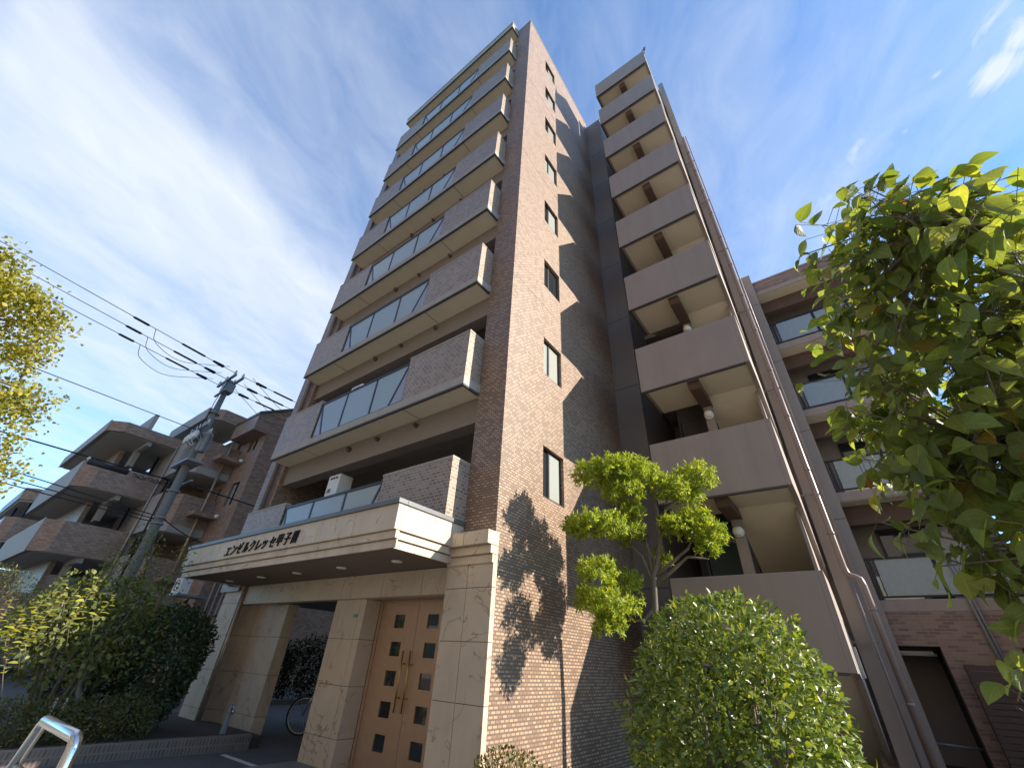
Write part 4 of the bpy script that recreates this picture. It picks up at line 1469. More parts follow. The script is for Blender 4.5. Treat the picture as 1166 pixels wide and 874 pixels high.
sd_ = dirv.cross(Vector((0, 0, 1)))
mb = MB(); t0 = hd + Vector((0, 0, 0.22)) - dirv * 0.04; mb.tube([t0 + sd_ * 0.28 + dirv * 0.15, t0 + sd_ * 0.22, t0, t0 - sd_ * 0.22, t0 - sd_ * 0.28 + dirv * 0.15], 0.011, 8); mb.build('handlebar', steel, bk)
mb = MB(); sp_ = stp + Vector((0, 0, 0.16)); mb.cyl(stp, sp_, 0.013, 8)
mb.tube([sp_ - dirv * 0.14, sp_ - dirv * 0.05, sp_ + dirv * 0.08, sp_ + dirv * 0.12], [0.02, 0.04, 0.08, 0.05], 10); mb.build('saddle', rubber, bk)

# ------------------------------------------------------------------ foliage
RNG = np.random.default_rng(11)


def unit(a):
    return a / np.maximum(np.linalg.norm(a, axis=-1, keepdims=True), 1e-9)


PROFILES = {
    'ovate': [(0.0, 0.03), (0.08, 0.40), (0.2, 0.80), (0.36, 1.0), (0.52, 0.94), (0.68, 0.72), (0.82, 0.42), (0.92, 0.18), (1.0, 0.0)],
    'oval': [(0.0, 0.04), (0.2, 0.75), (0.45, 1.0), (0.75, 0.6), (1.0, 0.0)],
    'lance': [(0.0, 0.05), (0.35, 1.0), (0.7, 0.7), (1.0, 0.0)],
    'fan': [(0.0, 0.08), (0.55, 0.9), (1.0, 0.55)],
    'small': [(0.0, 0.1), (0.45, 1.0), (1.0, 0.0)],
}


def leaves(name, base, dirs, nrm, length, aspect, prof, mat, parent=None, origin=(0, 0, 0), fold=0.35, droop=0.25):
    """many separate folded leaf blades in one mesh (one crown)"""
    pr = PROFILES[prof]
    n_ = len(base)
    d = unit(dirs)
    s = unit(np.cross(d, nrm))
    up = unit(np.cross(s, d))
    R = len(pr)
    L = np.asarray(length).reshape(-1, 1)
    V = np.empty((n_, R * 3, 3), 'f')
    fo = (fold * RNG.uniform(0.3, 1.4, (n_, 1)))
    dr = (droop * RNG.uniform(0.0, 1.6, (n_, 1)))
    tw = RNG.normal(0, 0.30, (n_, 1))
    wv_ = RNG.normal(0, 0.06, (n_, 1))
    for k, (t_, w_) in enumerate(pr):
        c = base + d * (L * t_) - up * (L * dr * t_ * t_) + s * (L * wv_ * math.sin(3.1 * t_))
        hw = L * aspect * 0.5 * w_
        s2 = s + up * tw * t_
        V[:, k * 3 + 0] = c - s2 * hw + up * hw * fo
        V[:, k * 3 + 1] = c
        V[:, k * 3 + 2] = c + s2 * hw + up * hw * fo
    F = []
    for k in range(R - 1):
        a = k * 3
        F += [(a, a + 1, a + 4, a + 3), (a + 1, a + 2, a + 5, a + 4)]
    F = np.array(F, 'i')
    FF = (F[None] + (np.arange(n_) * R * 3)[:, None, None]).reshape(-1, 4)
    off = WLOC[parent.name] if parent is not None else Vector(origin)
    V = V.reshape(-1, 3) - np.array(off, 'f')
    me = bpy.data.meshes.new(name)
    me.vertices.add(len(V)); me.vertices.foreach_set('co', V.ravel())
    me.loops.add(FF.size); me.loops.foreach_set('vertex_index', FF.ravel().astype('i'))
    me.polygons.add(len(FF)); me.polygons.foreach_set('loop_start', np.arange(0, FF.size, 4, dtype='i'))
    me.polygons.foreach_set('use_smooth', np.ones(len(FF), bool))
    uvl = me.uv_layers.new(name='UVMap')
    tv = np.array([a for a, b in pr], 'f')
    uu = np.tile(np.array([0.0, 0.5, 1.0], 'f'), R); vv = np.repeat(tv, 3)
    loc = FF.ravel() % (R * 3)
    uvl.data.foreach_set('uv', np.column_stack([uu[loc], vv[loc]]).astype('f').ravel())
    me.update(calc_edges=True)
    return link_mesh(name, me, mat, parent, tuple(off))


def lump(dv, seed, k=3.0):
    r_ = np.random.default_rng(seed)
    out = np.zeros(len(dv))
    for i in range(5):
        a = r_.normal(size=3); ph = r_.uniform(0, 6.28)
        out += np.sin((dv @ a) * k * (0.7 + 0.35 * i) + ph) / (1.5 + i)
    return out / 1.9


def dome_points(n_, center, radii, seed, lumpy=0.07, shell=0.25, power=2.0, zmin=-1.0):
    """points through the outer part of a (super)ellipsoid crown, with outward normals"""
    dv = unit(RNG.normal(size=(int(n_ * 1.8), 3)))
    dv = dv[dv[:, 2] > zmin][:n_]
    sup = (np.abs(dv) ** power).sum(1) ** (-1.0 / power)
    rr = (1 - shell * RNG.uniform(0, 1, len(dv)) ** 1.6) * (1 + lumpy * lump(dv, seed)) * sup
    pts = np.array(center) + dv * rr[:, None] * np.array(radii)
    nr = unit(dv / np.array(radii))
    return pts, nr


def spray(nr, jitter):
    return unit(nr + RNG.normal(0, jitter, nr.shape))


lm_osman = leaf_mat('osmanthus_leaf', [(0.0, (0.055, 0.095, 0.018)), (0.45, (0.13, 0.19, 0.036)), (0.75, (0.21, 0.27, 0.052)), (1.0, (0.32, 0.33, 0.08))], 0.3, 0.34, 0.5)
lm_topi = leaf_mat('topiary_leaf', [(0.0, (0.13, 0.19, 0.024)), (0.5, (0.25, 0.33, 0.042)), (1.0, (0.42, 0.46, 0.08))], 0.42, 0.45)
lm_right = leaf_mat('broad_leaf', [(0.0, (0.10, 0.145, 0.042)), (0.5, (0.175, 0.23, 0.065)), (0.92, (0.25, 0.30, 0.08)), (0.985, (0.29, 0.29, 0.055)), (0.996, (0.28, 0.17, 0.04)), (1.0, (0.16, 0.08, 0.04))], 0.5, 0.42, 0.35, True)
lm_gink = leaf_mat('ginkgo_leaf', [(0.0, (0.12, 0.15, 0.025)), (0.5, (0.24, 0.24, 0.04)), (1.0, (0.42, 0.36, 0.06))], 0.45, 0.5)
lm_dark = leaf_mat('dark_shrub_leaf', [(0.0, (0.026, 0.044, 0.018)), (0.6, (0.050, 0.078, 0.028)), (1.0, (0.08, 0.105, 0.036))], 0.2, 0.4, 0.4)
lm_shrub = leaf_mat('light_shrub_leaf', [(0.0, (0.065, 0.085, 0.026)), (0.6, (0.12, 0.145, 0.042)), (0.9, (0.17, 0.19, 0.058)), (1.0, (0.19, 0.19, 0.07))], 0.35)
lm_shoot = leaf_mat('yellow_shoot_leaf', [(0.0, (0.25, 0.29, 0.05)), (1.0, (0.48, 0.46, 0.10))], 0.45)
lm_hedge = leaf_mat('hedge_leaf', [(0.0, (0.045, 0.058, 0.018)), (0.6, (0.09, 0.10, 0.032)), (1.0, (0.15, 0.135, 0.05))], 0.25)
lm_box = leaf_mat('small_bush_leaf', [(0.0, (0.06, 0.07, 0.018)), (0.6, (0.12, 0.115, 0.03)), (1.0, (0.20, 0.15, 0.05))], 0.3)


def bush(name, label, cat, center, radii, n_, ln, asp, prof, mat, seed, stems=7, lumpy=0.07, shell=0.28, power=2.0, jit=0.6, zmin=-0.9, core=True, base_z=0.1, droop=0.25, group=None, stray=0):
    t_ = thing(name, label, cat, (center[0], center[1], base_z), group)
    p_, nr = dome_points(n_, center, radii, seed, lumpy, shell, power, zmin)
    p_[:, 2] = np.maximum(p_[:, 2], base_z + 0.02)
    if stray:
        ip = RNG.choice(len(p_), stray, replace=False)
        ep, en = [], []
        for i_ in ip:
            if nr[i_][2] < -0.2:
                continue
            ax_ = unit(nr[i_] + RNG.normal(0, 0.45, 3) + np.array([0, 0, 0.5]))
            ln_ = RNG.uniform(0.5, 2.2) * ln
            for s_ in np.linspace(0.1, 1, 6):
                ep.append(p_[i_] + ax_ * ln_ * s_); en.append(ax_)
        p_ = np.concatenate([p_, np.array(ep)]); nr = np.concatenate([nr, np.array(en)])
    d = spray(nr + np.array([0, 0, 0.15]), jit)
    nn = spray(nr + np.array([0, 0, 0.8]), 0.5)
    leaves('foliage', p_, d, nn, RNG.uniform(0.65, 1.25, len(p_)) * ln, asp, prof, mat, t_, droop=droop)
    mb = MB()
    r_ = np.random.default_rng(seed)
    for k in range(stems):
        a = r_.uniform(0, 6.28); rr = r_.uniform(0.3, 0.8)
        b0 = Vector((center[0] + 0.12 * math.cos(a), center[1] + 0.12 * math.sin(a), base_z - 0.05))
        e = Vector((center[0] + radii[0] * rr * math.cos(a), center[1] + radii[1] * rr * math.sin(a), center[2] + radii[2] * r_.uniform(0.1, 0.7)))
        m1 = b0.lerp(e, 0.5) + Vector((0, 0, 0.12 * radii[2]))
        mb.tube([b0, m1, e], [0.03, 0.02, 0.008], 6)
    mb.build('stem', bark, t_)
    return t_


# clipped bush in front of the stairs
bush('clipped_bush', 'big clipped dome-shaped green bush in full sun before the stair tower', 'bush', (3.09, -0.95, 0.93), (0.69, 0.68, 1.06), 16500, 0.058, 0.44, 'lance', lm_osman, 3, 22, 0.08, 0.42, 2.6, 0.75, stray=150)
bush('low_bush', 'small low rounded bush at the foot of the sunlit tile wall', 'bush', (0.93, -0.70, 0.42), (0.43, 0.40, 0.38), 2600, 0.04, 0.55, 'small', lm_box, 5, 6, 0.08, 0.4, 2.4)
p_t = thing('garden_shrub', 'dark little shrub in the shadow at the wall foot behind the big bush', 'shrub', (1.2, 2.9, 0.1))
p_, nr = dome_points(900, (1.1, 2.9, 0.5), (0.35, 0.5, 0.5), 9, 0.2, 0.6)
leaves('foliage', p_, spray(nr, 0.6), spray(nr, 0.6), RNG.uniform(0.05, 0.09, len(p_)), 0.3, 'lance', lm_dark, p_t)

# cloud-pruned tree
PADS = [[1.1, 1.13, 4.22, 0.318], [1.47, 1.14, 4.26, 0.284], [1.67, 1.44, 4.29, 0.292], [1.48, 1.46, 3.97, 0.32], [1.75, 1.94, 4.31, 0.278], [2.1, 2.03, 4.08, 0.305], [2.38, 2.55, 4.35, 0.374], [2.18, 2.65, 4.16, 0.295], [0.82, 0.99, 3.32, 0.222], [1.13, 0.89, 3.3, 0.268], [1.36, 1.06, 3.32, 0.271], [1.28, 1.93, 3.45, 0.304], [1.48, 1.72, 3.67, 0.222], [1.99, 2.41, 3.56, 0.314], [2.23, 2.7, 3.63, 0.356], [2.48, 2.49, 3.41, 0.28], [2.42, 2.43, 3.18, 0.2], [1.09, 1.09, 2.68, 0.298], [1.08, 2.07, 2.67, 0.306], [0.83, 1.42, 2.34, 0.256], [1.26, 1.12, 2.21, 0.293], [1.12, 2.08, 2.3, 0.228], [1.23, 1.05, 1.97, 0.211], [1.59, 2.58, 3.11, 0.16]]
TRUNK = [[1.35, 2.51, 1.76], [1.42, 2.49, 2.36], [1.48, 2.44, 2.81], [1.57, 2.43, 3.01], [1.71, 2.38, 3.41], [1.75, 2.28, 3.83], [1.68, 2.13, 4.18], [1.55, 2.02, 4.34]]
TB = [[[1.53, 2.46, 2.81], [1.79, 2.5, 3.0], [2.08, 2.54, 3.2], [2.22, 2.53, 3.39]], [[1.53, 2.48, 2.68], [1.85, 2.53, 2.94], [2.05, 2.56, 3.08], [2.36, 2.64, 3.04]], [[1.53, 2.42, 3.01], [1.45, 2.33, 3.28], [1.42, 2.23, 3.63], [1.29, 2.11, 3.85]], [[1.44, 2.44, 2.74], [1.35, 2.33, 3.12], [1.19, 2.23, 3.28], [1.07, 2.13, 3.48]], [[1.43, 2.49, 2.36], [1.25, 2.44, 2.17], [1.08, 2.38, 2.14], [0.93, 2.3, 2.35]], [[1.71, 2.38, 3.41], [1.89, 2.32, 3.82], [2.25, 2.34, 4.05]], [[1.46, 2.42, 2.87], [1.47, 2.36, 3.21], [1.45, 2.07, 4.13], [1.19, 1.88, 4.36]]]
tt = thing('cloud_pruned_tree', 'sunlit cloud-pruned tree with bright green leaf pads rising behind the clipped bush', 'tree', (1.35, 2.5, 0.1))
mb = MB()
tr = [(1.36, 2.52, 0.05)] + [tuple(a) for a in TRUNK]
mb.tube(tr, [0.065, 0.055, 0.05, 0.045, 0.042, 0.036, 0.028, 0.02, 0.010], 8)
for b_ in TB:
    mb.tube([tuple(a) for a in b_], [0.035, 0.028, 0.022, 0.012], 7)
mb.build('trunk', bark, tt)
P_, D_, N_, L_ = [], [], [], []
for i, (x, y, z, r_) in enumerate(PADS):
    n_sh = int(130 * (r_ / 0.3) ** 2)
    c, nr = dome_points(n_sh, (x, y, z), (r_ * 1.0, r_ * 1.0, r_ * 0.72), 30 + i, 0.18, 0.55, 2.0, -0.75)
    # every shoot carries a whorl of narrow leaves
    for a, b in zip(c, nr):
        m_ = RNG.integers(11, 16)
        ax = unit(b + RNG.normal(0, 0.35, 3) + np.array([0, 0, 0.35]))
        d = unit(ax * RNG.uniform(0.15, 0.9, (m_, 1)) + RNG.normal(0, 0.62, (m_, 3)))
        P_.append(np.repeat(a[None], m_, 0) + ax * RNG.uniform(-0.05, 0.05, (m_, 1))); D_.append(d); N_.append(unit(ax + RNG.normal(0, 0.4, (m_, 3))))
        L_.append(RNG.uniform(0.05, 0.09, m_))
leaves('crown', np.concatenate(P_), np.concatenate(D_), np.concatenate(N_), np.concatenate(L_), 0.28, 'lance', lm_topi, tt)
# dead brown tuft in the fork
c = np.array([1.42, 2.3, 3.42]); m_ = 160
d = unit(RNG.normal(size=(m_, 3)))
leaves('dead_tuft', c + d * RNG.uniform(0.0, 0.10, (m_, 1)), d, unit(RNG.normal(size=(m_, 3))), RNG.uniform(0.05, 0.09, m_), 0.25, 'lance', leaf_mat('dead_leaf', [(0, (0.10, 0.06, 0.03)), (1, (0.22, 0.15, 0.08))], 0.1), tt)

# large-leaved tree at the right
RT = np.array([[5.44, -1.85, 2.81], [4.46, -2.24, 2.25], [5.33, -1.87, 2.76], [4.96, -2.03, 3.11], [4.39, -1.88, 2.87], [5.04, -2.46, 2.31], [4.87, -2.2, 2.86], [4.52, -2.04, 3.01], [5.13, -2.4, 2.46], [5.33, -2.12, 2.74], [5.06, -2.39, 3.44], [5.26, -2.59, 3.16], [4.82, -2.82, 3.3], [4.48, -2.4, 2.32], [5.35, -1.95, 2.72], [4.64, -2.46, 3.11], [5.32, -2.33, 2.75], [4.94, -2.18, 3.4], [4.46, -2.02, 3.47], [5.19, -2.84, 2.84], [4.99, -2.37, 2.44], [5.16, -2.59, 3.64], [4.67, -2.4, 2.35], [5.09, -2.35, 2.99], [4.59, -1.99, 2.7], [4.75, -2.87, 3.63], [5.11, -2.56, 3.58], [4.88, -2.11, 2.89], [5.06, -2.54, 2.4], [4.47, -1.94, 2.44], [4.51, -2.27, 2.36], [4.72, -2.52, 3.28], [5.16, -1.73, 2.27], [4.67, -1.84, 3.13], [4.74, -1.82, 2.96], [4.52, -1.87, 2.48], [4.81, -2.09, 2.6], [4.65, -1.8, 2.76], [4.55, -1.85, 3.06], [5.33, -2.14, 2.97], [5.3, -2.12, 3.04], [5.21, -2.28, 3.1], [5.19, -1.78, 2.64], [4.84, -2.51, 3.13], [4.66, -1.99, 3.12], [5.24, -1.89, 2.57], [5.05, -2.51, 2.29], [4.61, -2.62, 2.96], [5.26, -2.17, 3.38], [5.27, -2.07, 2.68], [5.14, -1.78, 2.47], [5.05, -1.62, 2.49], [4.48, -2.53, 2.87], [5.25, -2.47, 3.01], [5.36, -2.05, 3.08], [5.19, -2.4, 3.06], [4.66, -2.7, 3.27], [5.23, -2.4, 3.38], [4.7, -2.15, 3.78], [4.68, -2.01, 2.64], [4.48, -2.33, 2.04], [4.8, -2.09, 3.08], [4.48, -2.69, 3.44], [5.11, -1.65, 2.45], [4.72, -2.58, 2.87], [5.13, -1.55, 2.15], [4.88, -1.89, 2.13], [5.37, -2.21, 3.07], [5.16, -1.83, 2.65], [5.01, -2.84, 2.92], [4.94, -2.28, 3.71], [4.85, -1.6, 2.55], [4.94, -1.91, 2.14], [4.82, -1.98, 1.98], [4.8, -2.8, 3.69], [5.11, -2.49, 2.54], [5.29, -2.35, 2.66], [5.44, -2.1, 2.85], [5.24, -2.61, 3.3], [5.36, -2.21, 3.0], [4.57, -1.87, 2.86], [5.08, -2.21, 3.24], [4.55, -2.19, 3.53], [5.14, -2.57, 3.59], [5.13, -2.39, 2.42], [4.46, -2.32, 3.11], [4.75, -2.54, 2.65], [4.85, -2.44, 3.8], [4.85, -1.97, 2.98], [4.56, -1.61, 2.7], [5.1, -1.97, 2.65], [5.48, -1.97, 2.83], [5.0, -1.75, 2.87], [4.84, -2.42, 3.48], [5.29, -2.2, 3.44], [4.84, -2.59, 2.63], [4.93, -2.98, 3.15], [5.18, -2.82, 2.81], [5.15, -1.79, 2.39], [4.57, -1.88, 2.89], [4.42, -1.68, 2.6], [4.68, -2.5, 2.42], [4.8, -2.52, 3.15], [4.42, -1.59, 2.87], [4.46, -2.47, 3.17], [4.76, -2.41, 2.13], [4.66, -1.97, 3.49], [5.2, -1.71, 2.68], [4.49, -2.17, 2.26], [4.98, -2.44, 2.4], [4.52, -1.76, 2.95], [5.05, -2.27, 3.46], [4.8, -2.42, 3.4], [4.63, -1.96, 2.18], [5.1, -2.11, 2.92], [4.95, -2.11, 2.04], [5.08, -2.79, 3.05], [4.87, -1.96, 2.49], [5.08, -2.29, 2.87], [4.85, -1.98, 2.37], [4.88, -2.72, 2.88], [4.88, -2.26, 2.54], [4.96, -2.1, 2.0], [5.05, -2.37, 3.46], [4.68, -2.06, 3.61], [5.2, -2.32, 3.47], [4.75, -2.09, 2.29], [4.77, -2.97, 3.35], [4.82, -2.68, 2.81], [4.41, -2.59, 2.82], [5.0, -2.35, 3.59], [5.19, -2.53, 3.65], [4.99, -2.3, 2.17], [4.96, -2.71, 3.6], [4.57, -2.64, 3.84], [5.03, -2.17, 2.53], [4.83, -2.42, 2.05], [4.94, -1.89, 2.26], [4.51, -2.4, 2.24], [5.25, -2.15, 2.65]])
RTL = np.array([[4.51, -2.24, 1.87], [4.51, -2.34, 1.78], [4.63, -2.18, 1.96], [4.68, -2.18, 1.92], [4.6, -2.35, 1.74], [4.57, -2.34, 1.63], [4.4, -2.4, 1.47], [4.47, -2.41, 1.5], [4.58, -2.24, 1.69]])
RTT = np.array([[4.57, -2.65, 3.63], [4.44, -2.75, 3.47], [4.79, -2.8, 3.57], [4.93, -2.63, 3.64], [4.62, -2.76, 3.59], [4.43, -2.74, 3.3], [4.44, -2.42, 3.21], [4.38, -2.57, 2.89], [4.29, -2.26, 2.48], [5.09, -2.72, 3.5], [5.09, -2.79, 3.26], [4.28, -2.25, 2.07], [4.77, -2.85, 3.77], [4.39, -2.72, 3.59], [5.13, -2.83, 3.45], [4.94, -2.82, 3.38], [4.26, -2.17, 2.18], [4.37, -2.23, 1.95], [4.44, -2.61, 3.3], [4.33, -2.37, 2.73]])
rt = thing('broadleaf_tree', 'large-leaved tree with back-lit yellow-green leaves at the right edge', 'tree', (5.75, -1.5, 0))
mb = MB()
fork = Vector((5.55, -1.75, 2.1))
mb.tube([(5.8, -1.45, -0.05), (5.74, -1.52, 1.0), tuple(fork)], [0.10, 0.085, 0.07], 10)
top2 = Vector((5.2, -2.35, 3.0))
mb.tube([tuple(fork), (5.4, -2.0, 2.55), tuple(top2), (4.95, -2.75, 3.45)], [0.05, 0.032, 0.018, 0.008], 8)
low2 = Vector((4.75, -2.3, 2.45))
mb.tube([tuple(fork), (5.1, -1.95, 2.45), tuple(low2)], [0.05, 0.035, 0.015], 8)
mb.tube([tuple(fork), (5.9, -2.2, 2.9), (5.7, -2.9, 3.4)], [0.05, 0.035, 0.012], 8)
mb.tube([(5.76, -1.5, 1.0), (5.2, -2.0, 1.75), (4.75, -2.35, 1.95)], [0.04, 0.025, 0.008], 8)
hubs = [Vector((5.4, -2.0, 2.55)), top2, Vector((5.1, -1.95, 2.45)), low2, Vector((4.95, -2.75, 3.45)), Vector((5.7, -2.6, 3.1)), Vector((5.9, -2.2, 2.9)), Vector((4.75, -2.35, 1.95))]
twigs = np.concatenate([RT, RTT, RTL])
for i, q_ in enumerate(twigs):
    q_ = Vector(q_)
    h = min(hubs, key=lambda a: (a - q_).length)
    if (h - q_).length > 0.08:
        mid = h.lerp(q_, 0.5) + Vector(RNG.normal(0, 0.05, 3)) - Vector((0, 0, 0.04))
        mb.tube([tuple(h), tuple(mid), tuple(q_)], [0.007, 0.005, 0.003], 5)
mb.build('trunk', bark, rt)
pet = MB()
P_, D_, N_, L_ = [], [], [], []
for i, q_ in enumerate(twigs):
    h = np.array(min(hubs, key=lambda a: (a - Vector(q_)).length))
    ax = unit(q_ - h)
    tip = i >= len(RT)
    m_ = RNG.integers(17, 27) if not tip else RNG.integers(11, 16)
    s_ = RNG.uniform(-0.22 if not tip else -0.32, 0.02, (m_, 1)) * min(1.0, float(np.linalg.norm(q_ - h)) / 0.4)
    ang = RNG.uniform(0, 6.28, m_)
    a1 = unit(np.cross(ax, [0.3, 0.2, 1.0])); a2 = np.cross(ax, a1)
    side = a1 * np.cos(ang)[:, None] + a2 * np.sin(ang)[:, None]
    outw = unit(np.array(q_) - np.array([5.15, -1.95, 2.6]))
    d = unit(ax * 0.35 + side * 0.75 + np.array([0, 0, -0.50]) + RNG.normal(0, 0.25, (m_, 3)))
    root_ = q_ + ax * s_
    P_.append(root_ + side * 0.05 + RNG.normal(0, 0.02 if tip else 0.08, (m_, 3)))
    for a_, b_ in zip(root_, P_[-1]):
        pet.tube([tuple(a_), tuple(b_)], 0.0018, 3, caps=False)
    D_.append(d); N_.append(unit(outw * 0.75 + np.array([0, 0, 0.7]) + RNG.normal(0, 0.45, (m_, 3))))
    L_.append(RNG.uniform(0.055, 0.135, m_) * (0.8 if tip else 1.0))
pet.build('twigs', bark, rt)
leaves('crown', np.concatenate(P_), np.concatenate(D_), np.concatenate(N_), np.concatenate(L_), 0.70, 'ovate', lm_right, rt, fold=0.30, droop=0.42)

op = thing('added_bounce_slab', 'plain brown slab added out of view across the street to cut sky fill and bounce warm light', 'building', (0, -30, 0))
mb = MB(); mb.box(-45, 50, -36, -24, 0, 24); mb.build('wall', paint_mat('bounce_slab_render', (0.48, 0.39, 0.30)), op)  # added out of view: blocks sky fill, returns warm sunlight to the fronts
for fl in range(8):
    mb = MB()
    for k in range(18):
        mb.box(-43 + 5.2 * k, -40.4 + 5.2 * k, -23.99, -23.95, 1.0 + 2.9 * fl, 2.5 + 2.9 * fl)
    mb.build('window_row', glass, op)

# yellow-green street tree at the left
GK = np.array([[-6.27, -6.51, 6.28], [-6.94, -6.59, 7.0], [-6.25, -6.55, 6.47], [-6.11, -6.48, 6.38], [-6.0, -6.41, 6.52], [-6.49, -6.59, 7.01], [-6.38, -6.47, 6.82], [-6.55, -6.73, 6.6], [-5.97, -6.56, 6.95], [-6.55, -6.59, 6.5], [-6.02, -6.48, 6.58], [-6.86, -6.64, 6.81], [-6.04, -6.47, 6.87], [-6.88, -6.74, 6.87], [-6.68, -6.59, 6.47], [-6.42, -6.44, 6.73], [-7.18, -5.99, 6.6], [-6.64, -6.22, 6.9], [-6.31, -5.99, 6.46], [-6.43, -6.27, 6.36], [-6.92, -6.17, 6.89], [-7.12, -6.44, 6.63], [-6.62, -6.5, 6.24], [-6.39, -5.65, 6.41], [-6.54, -5.96, 6.62], [-7.42, -6.47, 6.59], [-7.22, -6.37, 6.71], [-6.16, -6.12, 6.3], [-7.24, -6.72, 6.77], [-6.26, -6.1, 6.44], [-6.33, -5.8, 6.43], [-6.87, -6.37, 6.48], [-6.31, -6.1, 6.16], [-6.34, -5.87, 6.58], [-6.57, -5.85, 6.64], [-7.4, -6.4, 6.75], [-6.74, -6.27, 6.17], [-6.24, -5.99, 6.56], [-6.46, -5.64, 6.47], [-6.81, -5.73, 6.14], [-6.88, -5.92, 6.44], [-7.0, -5.55, 6.54], [-6.45, -5.66, 6.41], [-7.11, -6.36, 6.13], [-7.47, -5.89, 6.79], [-7.53, -5.59, 6.57], [-6.88, -6.04, 6.08], [-7.28, -5.41, 6.67], [-6.62, -5.75, 6.18], [-6.56, -5.83, 6.1], [-7.44, -5.54, 5.99], [-7.2, -5.95, 5.92], [-6.57, -5.59, 5.65], [-7.55, -5.53, 6.15], [-6.75, -5.91, 5.34], [-7.75, -5.71, 5.98], [-7.21, -6.2, 5.63], [-7.34, -6.17, 5.92], [-6.74, -5.97, 5.73], [-7.35, -5.62, 5.87], [-7.8, -6.05, 5.89], [-7.54, -5.75, 6.08], [-7.74, -5.73, 6.17], [-6.96, -5.72, 5.63], [-7.59, -6.12, 5.84], [-7.27, -5.9, 5.82], [-7.0, -5.3, 4.78], [-6.83, -5.09, 5.03], [-6.85, -5.42, 4.86], [-6.9, -5.36, 4.92], [-7.64, -5.16, 4.97], [-6.91, -5.63, 4.78], [-7.03, -5.09, 4.97], [-7.66, -5.28, 5.31], [-7.12, -5.86, 4.86], [-7.82, -5.8, 4.97], [-6.99, -5.63, 4.9], [-7.19, -5.64, 5.25], [-7.36, -5.62, 4.86], [-7.16, -5.45, 5.07], [-6.71, -5.25, 5.05], [-7.82, -5.48, 5.23], [-7.02, -5.58, 4.73], [-7.9, -5.19, 5.13], [-6.99, -5.17, 4.72], [-7.1, -4.91, 5.18], [-8.1, -5.6, 4.97], [-7.08, -5.05, 4.62], [-7.55, -4.94, 4.96], [-8.09, -5.11, 5.09], [-6.52, -5.62, 6.14], [-7.45, -5.54, 5.61], [-7.49, -5.6, 6.35], [-7.66, -5.5, 6.25], [-7.67, -5.45, 6.15], [-6.34, -5.54, 5.98], [-6.89, -5.52, 5.74], [-7.09, -5.36, 5.51], [-7.0, -4.95, 4.15], [-7.83, -4.65, 4.04], [-7.47, -5.26, 4.14], [-7.43, -4.97, 4.45], [-7.36, -4.99, 4.01], [-7.86, -5.32, 4.17], [-7.34, -4.92, 3.84], [-7.43, -5.15, 4.24], [-7.82, -5.09, 4.2], [-7.57, -5.34, 3.99], [-8.47, -4.92, 3.67], [-8.25, -4.78, 3.75], [-7.07, -5.13, 3.65], [-7.91, -4.99, 3.66], [-7.69, -4.9, 3.58], [-7.79, -5.01, 3.7], [-8.36, -4.87, 3.81], [-7.95, -5.06, 4.06], [-6.93, -5.72, 4.86], [-7.21, -5.71, 4.51], [-7.87, -5.67, 4.5], [-7.89, -4.88, 3.58], [-6.23, -6.79, 6.29], [-6.93, -6.6, 5.94], [-7.0, -6.61, 5.94], [-7.01, -5.32, 3.98], [-8.02, -4.92, 3.64], [-7.41, -6.11, 5.32], [-8.03, -4.95, 3.64], [-7.7, -5.15, 3.96], [-7.48, -5.71, 4.81], [-7.58, -5.33, 4.05], [-8.14, -5.76, 4.86], [-8.21, -5.46, 4.47], [-7.77, -5.71, 4.7], [-7.3, -6.44, 5.83], [-6.82, -6.71, 6.18], [-7.16, -6.0, 5.16], [-7.42, -5.43, 4.31], [-7.02, -6.48, 5.99], [-6.65, -6.48, 5.92], [-7.9, -5.56, 4.62], [-8.2, -4.81, 3.42], [-6.96, -6.98, 6.54], [-6.25, -6.85, 6.39], [-7.1, -5.31, 4.03], [-8.05, -5.53, 4.67], [-6.85, -6.24, 5.68]])
GKB = [[[-6.8, -6.68, 6.39], [-6.37, -6.54, 7.28]], [[-6.87, -6.61, 6.27], [-6.73, -5.79, 6.77]], [[-6.98, -6.39, 6.08], [-6.87, -5.42, 6.51]], [[-7.21, -6.18, 5.53], [-7.08, -5.53, 6.02]], [[-7.45, -5.81, 4.9], [-7.35, -5.0, 5.31]], [[-7.53, -5.58, 4.68], [-7.44, -4.87, 5.05]], [[-7.35, -5.37, 5.3], [-7.01, -5.57, 6.18]], [[-7.71, -5.3, 4.0], [-7.64, -4.73, 4.29]], [[-7.79, -5.08, 3.61], [-7.74, -4.6, 3.84]]]
gk = thing('ginkgo_tree', 'yellow-green street tree reaching in at the left edge', 'tree', (-4.6, -9.6, 0))
gx = Vector((-4.6, -9.6, 0))
mb = MB()
mb.tube([tuple(gx), (-4.6, -9.6, 4.0), (-4.65, -9.6, 5.4), (-4.7, -9.6, 6.8)], [0.17, 0.14, 0.09, 0.03], 10)
for a, b in GKB:
    a, b = Vector(a), Vector(b)
    mb.tube([(gx.x, gx.y, max(2.5, a.z - 0.9)), tuple(a), tuple(a.lerp(b, 0.6)), tuple(b)], [0.05, 0.035, 0.02, 0.008], 6)
mb.build('trunk', bark, gk)
more = np.array([gx]) + np.column_stack([RNG.normal(0, 0.7, 150), RNG.normal(0, 0.7, 150), RNG.uniform(2.8, 6.2, 150)])
allp = np.concatenate([GK, more])
P_, D_, N_, L_ = [], [], [], []
